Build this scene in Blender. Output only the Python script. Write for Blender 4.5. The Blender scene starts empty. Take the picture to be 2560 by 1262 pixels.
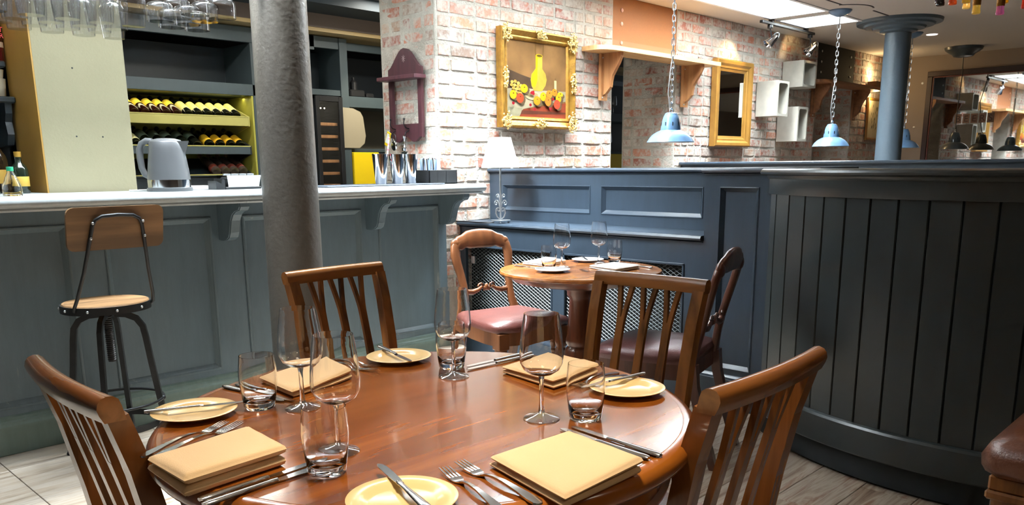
import bpy, bmesh, math, random
from mathutils import Vector, Matrix
random.seed(11)
sc = bpy.context.scene
COL = sc.collection
PI = math.pi

# ------------------------------------------------------------------ camera
cam_d = bpy.data.cameras.new('camera')
cam = bpy.data.objects.new('camera', cam_d); COL.objects.link(cam)
cam_d.sensor_width = 36.0; cam_d.sensor_fit = 'HORIZONTAL'
cam_d.lens = 36.0 * 2034.0 / 2560.0
cam_d.shift_y = (848.7 - 631.0) / 2560.0
cam_d.clip_start = 0.05
_p, _r, _y = math.radians(12.058), math.radians(-0.479), math.radians(44.172)
_M = Matrix(((math.cos(_r), -math.sin(_r), 0), (math.sin(_r), math.cos(_r), 0), (0, 0, 1))) @ \
     Matrix(((1, 0, 0), (0, math.cos(_p), -math.sin(_p)), (0, math.sin(_p), math.cos(_p))))
_W = Matrix(((math.sin(_y), -math.cos(_y), 0), (0, 0, -1), (math.cos(_y), math.sin(_y), 0)))
_R = (_M @ _W)
_R = Matrix(((1, 0, 0), (0, -1, 0), (0, 0, -1))) @ _R
cam.matrix_world = Matrix.Translation((0, 0, 1.23)) @ _R.transposed().to_4x4()
sc.camera = cam

# ------------------------------------------------------------------ world, exposure
w = bpy.data.worlds.new('world'); sc.world = w; w.use_nodes = True
w.node_tree.nodes['Background'].inputs[0].default_value = (0.75, 0.87, 1.0, 1)
w.node_tree.nodes['Background'].inputs[1].default_value = 1.0
sc.view_settings.view_transform = 'Standard'
sc.view_settings.look = 'None'
sc.view_settings.gamma = 1.0
sc.view_settings.use_curve_mapping = False
sc.view_settings.exposure = 0.0
sc.cycles.transparent_max_bounces = 48
sc.cycles.max_bounces = 10

# ------------------------------------------------------------------ daylight falling through the roof lights
SKY_Y = (3.19, 3.685)
SKYLIGHTS = [(0.75, 2.95), (3.25, 4.95), (5.25, 7.135), (7.32, 7.85)]
def area(name, loc, sx, sy, energy, col, rot=(0, 0, 0), spread=180):
    l = bpy.data.lights.new(name, 'AREA'); l.shape = 'RECTANGLE'; l.size = sx; l.size_y = sy
    l.energy = energy; l.color = col; l.spread = math.radians(spread)
    o = bpy.data.objects.new(name, l); COL.objects.link(o); o.location = loc; o.rotation_euler = rot
    return o
SKY_POWER = 195.0
for a, b in SKYLIGHTS:
    area('daylight', ((a + b) / 2, sum(SKY_Y) / 2, 3.27), (b - a) * 0.96, (SKY_Y[1] - SKY_Y[0]) * 0.94,
         SKY_POWER * (b - a) * (1.6 if b < 3 else 1.1 if b < 5 else 1.0), (0.86, 0.94, 1.0))
def spot(name, loc, target, energy, col, angle=60, blend=0.6, r=0.03):
    l = bpy.data.lights.new(name, 'SPOT'); l.energy = energy; l.color = col
    l.spot_size = math.radians(angle); l.spot_blend = blend; l.shadow_soft_size = r
    o = bpy.data.objects.new(name, l); COL.objects.link(o); o.location = loc
    o.rotation_euler = (Vector(target) - Vector(loc)).to_track_quat('-Z', 'Y').to_euler()
    return o
def point(name, loc, energy, col, r=0.03):
    l = bpy.data.lights.new(name, 'POINT'); l.energy = energy; l.color = col; l.shadow_soft_size = r
    o = bpy.data.objects.new(name, l); COL.objects.link(o); o.location = loc
    return o
# overhead lamp implied by the table's light, then three unseen lamps added as fill
for lx, ly, le, sp in ((0.95, 1.0, 8.5, 75), (2.6, 0.6, 1.2, 150), (0.2, -0.8, 4, 150), (2.2, -1.2, 3, 150)):
    area('downlight', (lx, ly, 2.485), 0.28, 0.28, le, (1.0, 0.86, 0.68), spread=sp)

# ------------------------------------------------------------------ helpers
def C(r, g, b):
    f = lambda v: ((v / 255 + 0.055) / 1.055) ** 2.4 if v > 10 else v / 255 / 12.92
    return (f(r), f(g), f(b), 1)

class MB:
    def __init__(s): s.v = []; s.f = []; s.mark = 0
    def here(s): s.mark = len(s.v); return s
    def xf(s, m):
        for i in range(s.mark, len(s.v)): s.v[i] = tuple(m @ Vector(s.v[i]))
        s.mark = len(s.v); return s
    def add(s, vs, fs):
        n = len(s.v); s.v += [tuple(q) for q in vs]; s.f += [tuple(i + n for i in q) for q in fs]; return s
    def box(s, x0, x1, y0, y1, z0, z1, b=0.0):
        if x1 < x0: x0, x1 = x1, x0
        if y1 < y0: y0, y1 = y1, y0
        if z1 < z0: z0, z1 = z1, z0
        b = min(b, (x1 - x0) * .45, (y1 - y0) * .45, (z1 - z0) * .45)
        if b <= 0:
            vs = [(x, y, z) for x in (x0, x1) for y in (y0, y1) for z in (z0, z1)]
            return s.add(vs, [(0, 1, 3, 2), (4, 6, 7, 5), (0, 4, 5, 1), (2, 3, 7, 6), (0, 2, 6, 4), (1, 5, 7, 3)])
        vs = []; idx = {}
        for i, X in enumerate(((x0, 1), (x1, -1))):
            for j, Y in enumerate(((y0, 1), (y1, -1))):
                for k, Z in enumerate(((z0, 1), (z1, -1))):
                    for ax in range(3):
                        q = [X[0] + X[1] * b, Y[0] + Y[1] * b, Z[0] + Z[1] * b]
                        q[ax] = (X[0], Y[0], Z[0])[ax]
                        idx[i, j, k, ax] = len(vs); vs.append(q)
        fs = []
        for ax in range(3):
            o1, o2 = [(1, 2), (0, 2), (0, 1)][ax]
            for sd in (0, 1):
                ring = []
                for a_, b_ in ((0, 0), (0, 1), (1, 1), (1, 0)):
                    c = [0, 0, 0]; c[ax] = sd; c[o1] = a_; c[o2] = b_; ring.append(idx[c[0], c[1], c[2], ax])
                fs.append(ring)
        for ax in range(3):
            o1, o2 = [(1, 2), (0, 2), (0, 1)][ax]
            for a_ in (0, 1):
                for b_ in (0, 1):
                    c0 = [0, 0, 0]; c0[o1] = a_; c0[o2] = b_; c1 = list(c0); c1[ax] = 1
                    fs.append([idx[tuple(c0) + (o1,)], idx[tuple(c0) + (o2,)], idx[tuple(c1) + (o2,)], idx[tuple(c1) + (o1,)]])
        for i in (0, 1):
            for j in (0, 1):
                for k in (0, 1): fs.append([idx[i, j, k, 0], idx[i, j, k, 1], idx[i, j, k, 2]])
        return s.add(vs, fs)
    def lathe(s, prof, n=24, c=(0, 0, 0), closed=False, a0=0, a1=2 * PI):
        full = abs(a1 - a0 - 2 * PI) < 1e-6
        m = n if full else n + 1
        vs = []; fs = []
        for i in range(m):
            a = a0 + (a1 - a0) * i / n
            for r, z in prof: vs.append((c[0] + r * math.cos(a), c[1] + r * math.sin(a), c[2] + z))
        k = len(prof)
        for i in range(n):
            j = (i + 1) % m
            for t in range(k if closed else k - 1):
                t2 = (t + 1) % k
                fs.append((i * k + t, j * k + t, j * k + t2, i * k + t2))
        if not closed and full:
            if prof[0][0] > 1e-6: fs.append([i * k for i in range(m)][::-1])
            if prof[-1][0] > 1e-6: fs.append([i * k + k - 1 for i in range(m)])
        if closed and not full:
            fs.append(list(range(k))); fs.append(list(range((m - 1) * k, m * k))[::-1])
        return s.add(vs, fs)
    def loft(s, rings, cap=True, loop=False):
        n = len(rings[0]); vs = [q for r in rings for q in r]; fs = []
        R = len(rings)
        for i in range(R if loop else R - 1):
            i2 = (i + 1) % R
            for j in range(n):
                j2 = (j + 1) % n
                fs.append((i * n + j, i * n + j2, i2 * n + j2, i2 * n + j))
        if cap and not loop: fs.append(list(range(n))[::-1]); fs.append(list(range((R - 1) * n, R * n)))
        return s.add(vs, fs)
    def tube(s, pts, r, n=8, loop=False, sx=1.0, sy=1.0, up=None):
        pts = [Vector(q) for q in pts]; m = len(pts)
        rs = r if isinstance(r, (list, tuple)) else [r] * m
        rings = []; prev = None
        for i in range(m):
            if loop: t = pts[(i + 1) % m] - pts[i - 1]
            else: t = pts[min(i + 1, m - 1)] - pts[max(i - 1, 0)]
            t.normalize()
            if up is not None: nx = Vector(up) - t * t.dot(Vector(up))
            elif prev is None:
                a = Vector((0, 0, 1)) if abs(t.z) < .9 else Vector((1, 0, 0)); nx = a - t * t.dot(a)
            else: nx = prev - t * t.dot(prev)
            nx.normalize(); prev = nx; ny = t.cross(nx)
            rings.append([tuple(pts[i] + nx * (rs[i] * sx * math.cos(2 * PI * j / n)) + ny * (rs[i] * sy * math.sin(2 * PI * j / n))) for j in range(n)])
        return s.loft(rings, True, loop)
    def ribbon(s, pts, wdt, thk, up):
        """rectangular bar swept along pts; wdt along up, thk across."""
        pts = [Vector(q) for q in pts]; m = len(pts); rings = []; U = Vector(up).normalized()
        W = wdt if isinstance(wdt, (list, tuple)) else [wdt] * m
        T = thk if isinstance(thk, (list, tuple)) else [thk] * m
        for i in range(m):
            t = (pts[min(i + 1, m - 1)] - pts[max(i - 1, 0)]).normalized()
            u = (U - t * t.dot(U)).normalized(); q = t.cross(u)
            rings.append([tuple(pts[i] + u * (a * W[i] / 2) + q * (b * T[i] / 2)) for a, b in ((-1, -1), (1, -1), (1, 1), (-1, 1))])
        return s.loft(rings)
    def prism(s, poly, off):
        """poly: list of 3D points (planar), extruded by off."""
        o = Vector(off); a = [Vector(q) for q in poly]; n = len(a)
        vs = [tuple(q) for q in a] + [tuple(q + o) for q in a]
        fs = [list(range(n))[::-1], list(range(n, 2 * n))] + [(i, (i + 1) % n, n + (i + 1) % n, n + i) for i in range(n)]
        return s.add(vs, fs)
    def sphere(s, c, r, n=12, m=8, sx=1, sy=1, sz=1):
        rings = []
        vs = [(c[0], c[1], c[2] - r * sz)]
        for i in range(1, m):
            a = -PI / 2 + PI * i / m
            for j in range(n):
                b = 2 * PI * j / n
                vs.append((c[0] + r * sx * math.cos(a) * math.cos(b), c[1] + r * sy * math.cos(a) * math.sin(b), c[2] + r * sz * math.sin(a)))
        vs.append((c[0], c[1], c[2] + r * sz)); fs = []
        for j in range(n): fs.append((0, 1 + (j + 1) % n, 1 + j))
        for i in range(m - 2):
            for j in range(n): fs.append((1 + i * n + j, 1 + i * n + (j + 1) % n, 1 + (i + 1) * n + (j + 1) % n, 1 + (i + 1) * n + j))
        e = len(vs) - 1
        for j in range(n): fs.append((e, 1 + (m - 2) * n + j, 1 + (m - 2) * n + (j + 1) % n))
        return s.add(vs, fs)
    def mesh(s, name, mat, smooth=None):
        me = bpy.data.meshes.new(name); me.from_pydata(s.v, [], s.f)
        bm = bmesh.new(); bm.from_mesh(me); bmesh.ops.recalc_face_normals(bm, faces=bm.faces); bm.to_mesh(me); bm.free()
        me.update()
        if mat: me.materials.append(mat)
        if smooth is not None:
            for q in me.polygons: q.use_smooth = True
            me.set_sharp_from_angle(angle=math.radians(smooth))
        return me
    def build(s, name, mat, parent=None, smooth=None, loc=None):
        o = bpy.data.objects.new(name, s.mesh(name, mat, smooth)); COL.objects.link(o)
        if parent: o.parent = parent
        if loc: o.location = loc
        return o

def tag(o, label=None, cat=None, group=None, kind=None):
    if label: o['label'] = label
    if cat: o['category'] = cat
    if group: o['group'] = group
    if kind: o['kind'] = kind
    return o
def empty(name, loc=(0, 0, 0), rz=0.0, label=None, cat=None, group=None, kind=None):
    o = bpy.data.objects.new(name, None); COL.objects.link(o); o.location = loc; o.rotation_euler = (0, 0, rz)
    return tag(o, label, cat, group, kind)
def inst(name, me, parent=None, loc=(0, 0, 0), rot=(0, 0, 0), scale=(1, 1, 1)):
    o = bpy.data.objects.new(name, me); COL.objects.link(o)
    if parent: o.parent = parent
    o.location = loc; o.rotation_euler = rot; o.scale = scale
    return o
def copy_tree(o, parent=None):
    c = o.copy(); COL.objects.link(c); c.parent = parent
    if parent: c.matrix_parent_inverse = o.matrix_parent_inverse.copy()
    for ch in [q for q in bpy.data.objects if q.parent == o]: copy_tree(ch, c)
    return c

def raised_moulding(name, mat, parent, ax, a0, a1, z0, z1, w_, steps, sm=None):
    """mitred frame in a vertical plane; ax 'x': plane faces -Y and a runs along X, ax 'y': plane faces -X and a runs along Y"""
    rings = []
    for t_, d in steps:
        q = w_ * t_; r = [(a0 + q, z0 + q), (a1 - q, z0 + q), (a1 - q, z1 - q), (a0 + q, z1 - q)]
        rings.append([(a, d, z) if ax == 'x' else (d, a, z) for a, z in r])
    return MB().loft(rings, False, True).build(name, mat, parent, sm)
def text_obj(name, txt, size, mat, parent, loc, rot, extrude=.0005, align='CENTER'):
    cu = bpy.data.curves.new(name, 'FONT'); cu.body = txt; cu.size = size; cu.extrude = extrude; cu.align_x = align
    tmp = bpy.data.objects.new('tmp', cu); me = bpy.data.meshes.new_from_object(tmp); bpy.data.objects.remove(tmp); bpy.data.curves.remove(cu)
    me.name = name; me.materials.clear(); me.materials.append(mat)
    return inst(name, me, parent, loc, rot)

# ------------------------------------------------------------------ materials
def _mat(name):
    m = bpy.data.materials.new(name); m.use_nodes = True
    nt = m.node_tree; return m, nt, nt.nodes['Principled BSDF']
def _n(nt, typ, **k):
    n = nt.nodes.new(typ)
    for a, b in k.items(): setattr(n, a, b)
    return n
def _coords(nt, scale=(1, 1, 1), kind='Object'):
    tc = _n(nt, 'ShaderNodeTexCoord'); mp = _n(nt, 'ShaderNodeMapping')
    mp.inputs['Scale'].default_value = scale
    nt.links.new(tc.outputs[kind], mp.inputs[0]); return mp.outputs[0]
def _ramp(nt, fac, stops):
    r = _n(nt, 'ShaderNodeValToRGB'); nt.links.new(fac, r.inputs[0])
    el = r.color_ramp.elements
    while len(el) < len(stops): el.new(0.5)
    for e, (p, c) in zip(el, stops): e.position = p; e.color = c
    return r.outputs[0]
def _bump(nt, b, fac, strength, dist):
    bp = _n(nt, 'ShaderNodeBump'); bp.inputs['Strength'].default_value = strength; bp.inputs['Distance'].default_value = dist
    nt.links.new(fac, bp.inputs['Height']); nt.links.new(bp.outputs[0], b.inputs['Normal'])
def pm(name, col, rough=.5, metal=0., spec=.5, var=.0, vscale=8., bump=0., bscale=60., coat=0., emit=None, estr=0., ior=None, trans=0., sheen=0., stretch=(1, 1, 1), croug=.1):
    m, nt, b = _mat(name)
    b.inputs['Base Color'].default_value = col; b.inputs['Roughness'].default_value = rough
    b.inputs['Metallic'].default_value = metal; b.inputs['Specular IOR Level'].default_value = spec
    b.inputs['Coat Weight'].default_value = coat; b.inputs['Coat Roughness'].default_value = croug
    b.inputs['Transmission Weight'].default_value = trans
    if sheen: b.inputs['Sheen Weight'].default_value = sheen
    if ior: b.inputs['IOR'].default_value = ior
    if emit: b.inputs['Emission Color'].default_value = emit; b.inputs['Emission Strength'].default_value = estr
    co = None
    if var or bump: co = _coords(nt, stretch)
    if var:
        n = _n(nt, 'ShaderNodeTexNoise'); n.inputs['Scale'].default_value = vscale; n.inputs['Detail'].default_value = 5
        nt.links.new(co, n.inputs[0])
        lo = tuple(v * (1 - var) for v in col[:3]) + (1,); hi = tuple(min(1, v * (1 + var)) for v in col[:3]) + (1,)
        nt.links.new(_ramp(nt, n.outputs[0], [(.3, lo), (.7, hi)]), b.inputs['Base Color'])
    if bump:
        n = _n(nt, 'ShaderNodeTexNoise'); n.inputs['Scale'].default_value = bscale; n.inputs['Detail'].default_value = 4
        nt.links.new(co, n.inputs[0]); _bump(nt, b, n.outputs[0], bump, .01)
    return m
def wood(name, c1, c2, axis=0, scale=6., rough=.35, coat=0., ring=18., bump=.05, kind='Object', c3=None, lo=.41, hi=.59, dist=.5):
    m, nt, b = _mat(name)
    st = [9., 9., 9.]; st[axis] = .9
    co = _coords(nt, st, kind)
    n = _n(nt, 'ShaderNodeTexNoise'); n.inputs['Scale'].default_value = scale; n.inputs['Detail'].default_value = 7; n.inputs['Distortion'].default_value = dist
    nt.links.new(co, n.inputs[0])
    st2 = [1., 1., 1.]; st2[axis] = .25
    co2 = _coords(nt, st2, kind)
    n2 = _n(nt, 'ShaderNodeTexNoise'); n2.inputs['Scale'].default_value = ring * .3; n2.inputs['Detail'].default_value = 2
    nt.links.new(co2, n2.inputs[0])
    mx = _n(nt, 'ShaderNodeMath', operation='MULTIPLY_ADD'); mx.inputs[1].default_value = .5
    nt.links.new(n.outputs[0], mx.inputs[0])
    hf = _n(nt, 'ShaderNodeMath', operation='MULTIPLY'); hf.inputs[1].default_value = .5
    nt.links.new(n2.outputs[0], hf.inputs[0]); nt.links.new(hf.outputs[0], mx.inputs[2])
    stops = [(lo, c1), (hi, c2)] if not c3 else [(.33, c1), (.5, c2), (.68, c3)]
    nt.links.new(_ramp(nt, mx.outputs[0], stops), b.inputs['Base Color'])
    b.inputs['Roughness'].default_value = rough; b.inputs['Coat Weight'].default_value = coat; b.inputs['Coat Roughness'].default_value = .08
    if bump: _bump(nt, b, n.outputs[0], bump, .01)
    return m
def brickmat():
    m, nt, b = _mat('old_brick')
    oi = _n(nt, 'ShaderNodeObjectInfo')
    geo = _n(nt, 'ShaderNodeNewGeometry')
    # big random per brick (island random for the joined ones)
    addr = _n(nt, 'ShaderNodeMath', operation='ADD'); nt.links.new(oi.outputs['Random'], addr.inputs[0]); nt.links.new(geo.outputs['Random Per Island'], addr.inputs[1])
    fr = _n(nt, 'ShaderNodeMath', operation='FRACT'); nt.links.new(addr.outputs[0], fr.inputs[0])
    base = _ramp(nt, fr.outputs[0], [(0., C(150, 92, 78)), (.2, C(178, 112, 88)), (.42, C(198, 136, 108)), (.6, C(170, 124, 110)), (.78, C(190, 158, 132)), (1., C(134, 114, 104))])
    pos = geo.outputs['Position']
    n1 = _n(nt, 'ShaderNodeTexNoise'); n1.inputs['Scale'].default_value = 9.; n1.inputs['Detail'].default_value = 6; n1.inputs['Roughness'].default_value = .65
    nt.links.new(pos, n1.inputs[0])
    n2 = _n(nt, 'ShaderNodeTexNoise'); n2.inputs['Scale'].default_value = 45.; n2.inputs['Detail'].default_value = 5
    nt.links.new(pos, n2.inputs[0])
    sm = _n(nt, 'ShaderNodeMath', operation='MULTIPLY_ADD'); sm.inputs[1].default_value = .45
    nt.links.new(n2.outputs[0], sm.inputs[0]); nt.links.new(n1.outputs[0], sm.inputs[2])
    wf = _ramp(nt, sm.outputs[0], [(.60, (0, 0, 0, 1)), (.82, (.9, .9, .9, 1))])
    mx = _n(nt, 'ShaderNodeMix', data_type='RGBA'); nt.links.new(wf, mx.inputs[0]); nt.links.new(base, mx.inputs[6]); mx.inputs[7].default_value = C(206, 200, 190)
    nt.links.new(mx.outputs[2], b.inputs['Base Color'])
    b.inputs['Roughness'].default_value = .85
    _bump(nt, b, sm.outputs[0], .6, .012)
    return m
def mortarmat():
    m, nt, b = _mat('mortar')
    geo = _n(nt, 'ShaderNodeNewGeometry')
    n1 = _n(nt, 'ShaderNodeTexNoise'); n1.inputs['Scale'].default_value = 7.; n1.inputs['Detail'].default_value = 8
    nt.links.new(geo.outputs['Position'], n1.inputs[0])
    nt.links.new(_ramp(nt, n1.outputs[0], [(.3, C(170, 164, 152)), (.7, C(212, 208, 198))]), b.inputs['Base Color'])
    n2 = _n(nt, 'ShaderNodeTexNoise'); n2.inputs['Scale'].default_value = 70.; n2.inputs['Detail'].default_value = 4
    nt.links.new(geo.outputs['Position'], n2.inputs[0])
    b.inputs['Roughness'].default_value = .95
    _bump(nt, b, n2.outputs[0], .8, .012)
    return m
def plankmat(name, stops, axis=0, rough=.5):
    m, nt, b = _mat(name)
    oi = _n(nt, 'ShaderNodeObjectInfo'); geo = _n(nt, 'ShaderNodeNewGeometry')
    mp = _n(nt, 'ShaderNodeMapping'); s = [16., 16., 16.]; s[axis] = 1.6; mp.inputs['Scale'].default_value = s
    nt.links.new(geo.outputs['Position'], mp.inputs[0])
    cx = _n(nt, 'ShaderNodeCombineXYZ'); mul = _n(nt, 'ShaderNodeMath', operation='MULTIPLY'); mul.inputs[1].default_value = 37.
    nt.links.new(oi.outputs['Random'], mul.inputs[0]); nt.links.new(mul.outputs[0], cx.inputs[axis]); nt.links.new(mul.outputs[0], cx.inputs[2])
    nt.links.new(cx.outputs[0], mp.inputs['Location'])
    n = _n(nt, 'ShaderNodeTexNoise'); n.inputs['Scale'].default_value = 1.3; n.inputs['Detail'].default_value = 8; n.inputs['Distortion'].default_value = .8; n.inputs['Roughness'].default_value = .62
    nt.links.new(mp.outputs[0], n.inputs[0])
    nt.links.new(_ramp(nt, n.outputs[0], stops), b.inputs['Base Color'])
    b.inputs['Roughness'].default_value = rough
    _bump(nt, b, n.outputs[0], .15, .01)
    return m
def paintmat(name, col, rough=.38, worn=(0.3, 0.32, 0.32, 1), amount=.02, var=.1):
    """satin painted joinery with a little vertical wear"""
    m, nt, b = _mat(name)
    geo = _n(nt, 'ShaderNodeNewGeometry')
    mp = _n(nt, 'ShaderNodeMapping'); mp.inputs['Scale'].default_value = (9., 9., 1.5)
    nt.links.new(geo.outputs['Position'], mp.inputs[0])
    n = _n(nt, 'ShaderNodeTexNoise'); n.inputs['Scale'].default_value = 2.2; n.inputs['Detail'].default_value = 6; n.inputs['Roughness'].default_value = .7
    nt.links.new(mp.outputs[0], n.inputs[0])
    lo = tuple(v * (1 - var) for v in col[:3]) + (1,); hi = tuple(v * (1 + var) for v in col[:3]) + (1,)
    base = _ramp(nt, n.outputs[0], [(.3, lo), (.7, hi)])
    wf = _ramp(nt, n.outputs[0], [(.70 - amount, (0, 0, 0, 1)), (.78, (.7, .7, .7, 1))])
    mx = _n(nt, 'ShaderNodeMix', data_type='RGBA'); nt.links.new(wf, mx.inputs[0]); nt.links.new(base, mx.inputs[6]); mx.inputs[7].default_value = worn
    nt.links.new(mx.outputs[2], b.inputs['Base Color'])
    b.inputs['Roughness'].default_value = rough
    n3 = _n(nt, 'ShaderNodeTexNoise'); n3.inputs['Scale'].default_value = 120.; nt.links.new(geo.outputs['Position'], n3.inputs[0])
    _bump(nt, b, n3.outputs[0], .06, .003)
    return m

M = {}
M['brick'] = brickmat(); M['mortar'] = mortarmat()
M['bar'] = paintmat('slate_bar_paint', C(102, 120, 131), .42, C(150, 155, 150), .03)
M['skirt'] = paintmat('green_grey_paint', C(116, 136, 130), .4, C(150, 160, 150), .0)
M['navy'] = paintmat('dark_blue_grey_paint', C(49, 61, 73), .33, C(120, 130, 135), -.06)
M['charcoal'] = paintmat('charcoal_paint', C(41, 47, 48), .3, C(90, 90, 88), -.06, .06)
M['cabinet'] = paintmat('cabinet_paint', C(66, 78, 82), .45, C(100, 110, 110), -.06, .05)
M['cab_dark'] = pm('cabinet_dark', C(36, 44, 48), .5, var=.1)
M['counter'] = paintmat('counter_paint', C(168, 176, 178), .28, C(208, 210, 206), .06, .1)
M['column'] = pm('column_paint', C(76, 72, 66), .4, var=.06, bump=.25, bscale=45)
M['column_blue'] = pm('column_blue_paint', C(84, 98, 108), .38, var=.05, bump=.2, bscale=45)
M['plaster'] = pm('cream_plaster', C(130, 124, 99), .7, var=.04, vscale=3, bump=.1, bscale=90)
M['mustard'] = pm('mustard_plaster', C(154, 118, 52), .55, var=.08, vscale=4)
M['taupe'] = pm('taupe_plaster', C(150, 136, 122), .8, var=.04, vscale=2)
M['ceiling'] = pm('ceiling_paint', C(206, 198, 188), .85)
M['white'] = pm('white_paint', C(236, 238, 238), .6)
M['lime'] = pm('lime_paint', C(172, 168, 70), .5, var=.05)
M['lime_lip'] = pm('lime_lip_paint', C(186, 180, 104), .45, var=.05)
M['yellow'] = pm('yellow_sheet', C(246, 212, 22), .4)
M['oak'] = wood('pale_pine', C(186, 138, 86), C(216, 174, 118), 0, 3., .5)
M['pine_leg'] = wood('pine_bracket', C(156, 104, 62), C(190, 138, 90), 2, 3., .5)
M['chip'] = pm('hardboard', C(146, 90, 42), .7, var=.06, vscale=90)
M['black_board'] = pm('black_board', C(20, 18, 18), .8)
M['gold'] = pm('gilt', C(150, 110, 42), .4, metal=.6, var=.25, vscale=30, bump=.3, bscale=80)
M['gold_pale'] = pm('gilt_pale', C(216, 190, 124), .32, metal=.6, var=.25, vscale=50)
M['gold_wood'] = pm('gold_wood', C(150, 108, 46), .4, metal=.3, var=.12, vscale=14)
M['mirror'] = pm('mirror_glass', C(225, 228, 228), .02, metal=1.)
M['enamel'] = pm('blue_enamel', C(86, 116, 146), .28, var=.2, vscale=14, coat=.3)
M['enamel_in'] = pm('cream_enamel', C(236, 228, 200), .4)
M['enamel_dark'] = pm('slate_enamel', C(58, 70, 76), .3, var=.15, coat=.3)
M['steel'] = pm('galvanised', C(196, 202, 206), .3, metal=.9, var=.1, vscale=40)
M['chrome'] = pm('chrome', C(226, 228, 230), .09, metal=1.)
M['cutlery'] = pm('cutlery_steel', C(206, 206, 206), .14, metal=1.)
M['black_iron'] = pm('black_iron', C(46, 48, 50), .42, metal=.6, var=.15, vscale=20)
M['black'] = pm('black_plastic', C(26, 27, 29), .4)
M['table'] = wood('polished_mahogany', C(108, 56, 13), C(174, 100, 34), 0, 2.6, .15, .25, 6., .0, lo=.36, hi=.66, dist=.1)
M['table_edge'] = wood('mahogany_edge', C(112, 58, 14), C(168, 96, 30), 0, 2.0, .2, .3, 8., .0, lo=.40, hi=.60)
M['table_dark'] = wood('dark_mahogany', C(70, 36, 20), C(116, 62, 34), 2, 3., .3, .3)
M['table2'] = wood('small_table_top', C(140, 80, 32), C(186, 118, 56), 0, 2.5, .22, .4, 14., .02)
M['chair'] = wood('chair_wood', C(58, 31, 12), C(136, 84, 38), 2, 2.0, .26, .35)
M['chair_top'] = wood('chair_rail_wood', C(66, 36, 13), C(146, 90, 40), 0, 2.0, .24, .4)
M['vic'] = wood('walnut', C(74, 43, 26), C(118, 73, 43), 2, 1.6, .3, .35)
M['vic_dark'] = wood('dark_walnut', C(62, 34, 26), C(92, 54, 40), 2, 3., .3, .35)
M['leather_red'] = pm('red_leather', C(96, 54, 48), .36, var=.12, vscale=12, bump=.15, bscale=150)
M['leather_dark'] = pm('oxblood_leather', C(92, 56, 54), .36, var=.12, vscale=12, bump=.15, bscale=150)
M['leather_brown'] = pm('brown_leather', C(96, 54, 34), .32, var=.18, vscale=9, bump=.15, bscale=150)
M['stool_wood'] = wood('stool_oak', C(100, 74, 46), C(150, 114, 76), 0, 1.6, .5, 0, 22.)
M['rack'] = wood('burgundy_rack', C(54, 28, 34), C(74, 40, 46), 2, 3., .45)
M['napkin'] = pm('cream_napkin', C(228, 194, 146), .85, var=.03, vscale=6, bump=.12, bscale=400, sheen=.2)
M['napkin_white'] = pm('white_napkin', C(236, 232, 226), .85, bump=.1, bscale=400)
M['plate'] = pm('cream_plate', C(236, 204, 144), .18)
M['plate_white'] = pm('white_plate', C(232, 230, 226), .18)
M['glass'] = pm('clear_glass', (1, 1, 1, 1), .0, trans=1., ior=1.46)
def thinglass(name, tint=(.97, .98, .98, 1), f0=.06):
    m = bpy.data.materials.new(name); m.use_nodes = True; nt = m.node_tree
    nt.nodes.remove(nt.nodes['Principled BSDF']); out = nt.nodes['Material Output']
    tr = _n(nt, 'ShaderNodeBsdfTransparent'); tr.inputs[0].default_value = tint
    gl_ = _n(nt, 'ShaderNodeBsdfGlossy'); gl_.inputs['Roughness'].default_value = .03
    lw = _n(nt, 'ShaderNodeLayerWeight'); lw.inputs[0].default_value = .5
    pw_ = _n(nt, 'ShaderNodeMath', operation='POWER'); pw_.inputs[1].default_value = 4.; nt.links.new(lw.outputs['Facing'], pw_.inputs[0])
    fr_ = _n(nt, 'ShaderNodeMath', operation='MULTIPLY_ADD'); fr_.inputs[1].default_value = .85; fr_.inputs[2].default_value = f0; nt.links.new(pw_.outputs[0], fr_.inputs[0])
    mx = _n(nt, 'ShaderNodeMixShader'); nt.links.new(fr_.outputs[0], mx.inputs[0]); nt.links.new(tr.outputs[0], mx.inputs[1]); nt.links.new(gl_.outputs[0], mx.inputs[2])
    nt.links.new(mx.outputs[0], out.inputs[0]); return m
M['thin_glass'] = thinglass('thin_glass')
M['rack_glass'] = thinglass('rack_glass', (.95, .96, .97, 1), .18)
M['shade'] = pm('lamp_shade', C(244, 240, 232), .8)
M['grey_box'] = pm('galvanised_box', C(186, 182, 170), .5, metal=.15, var=.12, vscale=9)
M['kettle'] = pm('kettle_grey', C(84, 86, 88), .34, metal=.2)
M['plinth'] = pm('dark_void', C(22, 26, 28), .8)
# ================================================================== STRUCTURE
YW, YB2 = 4.034, 4.585          # brick wall front and back faces
CX = 3.494                      # end of the brick wall (pier corner)
ZC = 2.5
XFAR = 11.07
# ---- floor
fl = empty('floor', label='worn timber plank and pale stone floor', cat='floor', kind='structure')
MB().box(-1.6, 11.2, -2.7, 7.0, -.10, -.010).build('screed', pm('floor_joint', C(70, 60, 52), .9), fl)
M['plank'] = plankmat('floor_plank', [(.32, C(104, 78, 60)), (.44, C(158, 138, 118)), (.54, C(186, 174, 158)), (.66, C(138, 102, 78))], 0, .42)
M['stone'] = plankmat('floor_stone', [(.28, C(104, 92, 80)), (.42, C(150, 136, 118)), (.55, C(166, 156, 142)), (.72, C(112, 100, 88))], 0, .35)
pw, pl = .2, 1.25
pmesh = MB().box(.0015, pl - .0015, .0015, pw - .0015, -.012, 0, .0015).mesh('plank', M['plank'])
for r in range(16):
    y = -.1 + r * pw
    off = [.0, .62, .3, .9][r % 4] - 1.3
    for k in range(5):
        x = off + k * pl
        inst('plank', pmesh, fl, (x, y, 0))
MB().box(-1.6, 11.2, -2.7, -.1, -.01, 0).build('floor_boarding', M['plank'], fl)
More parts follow.
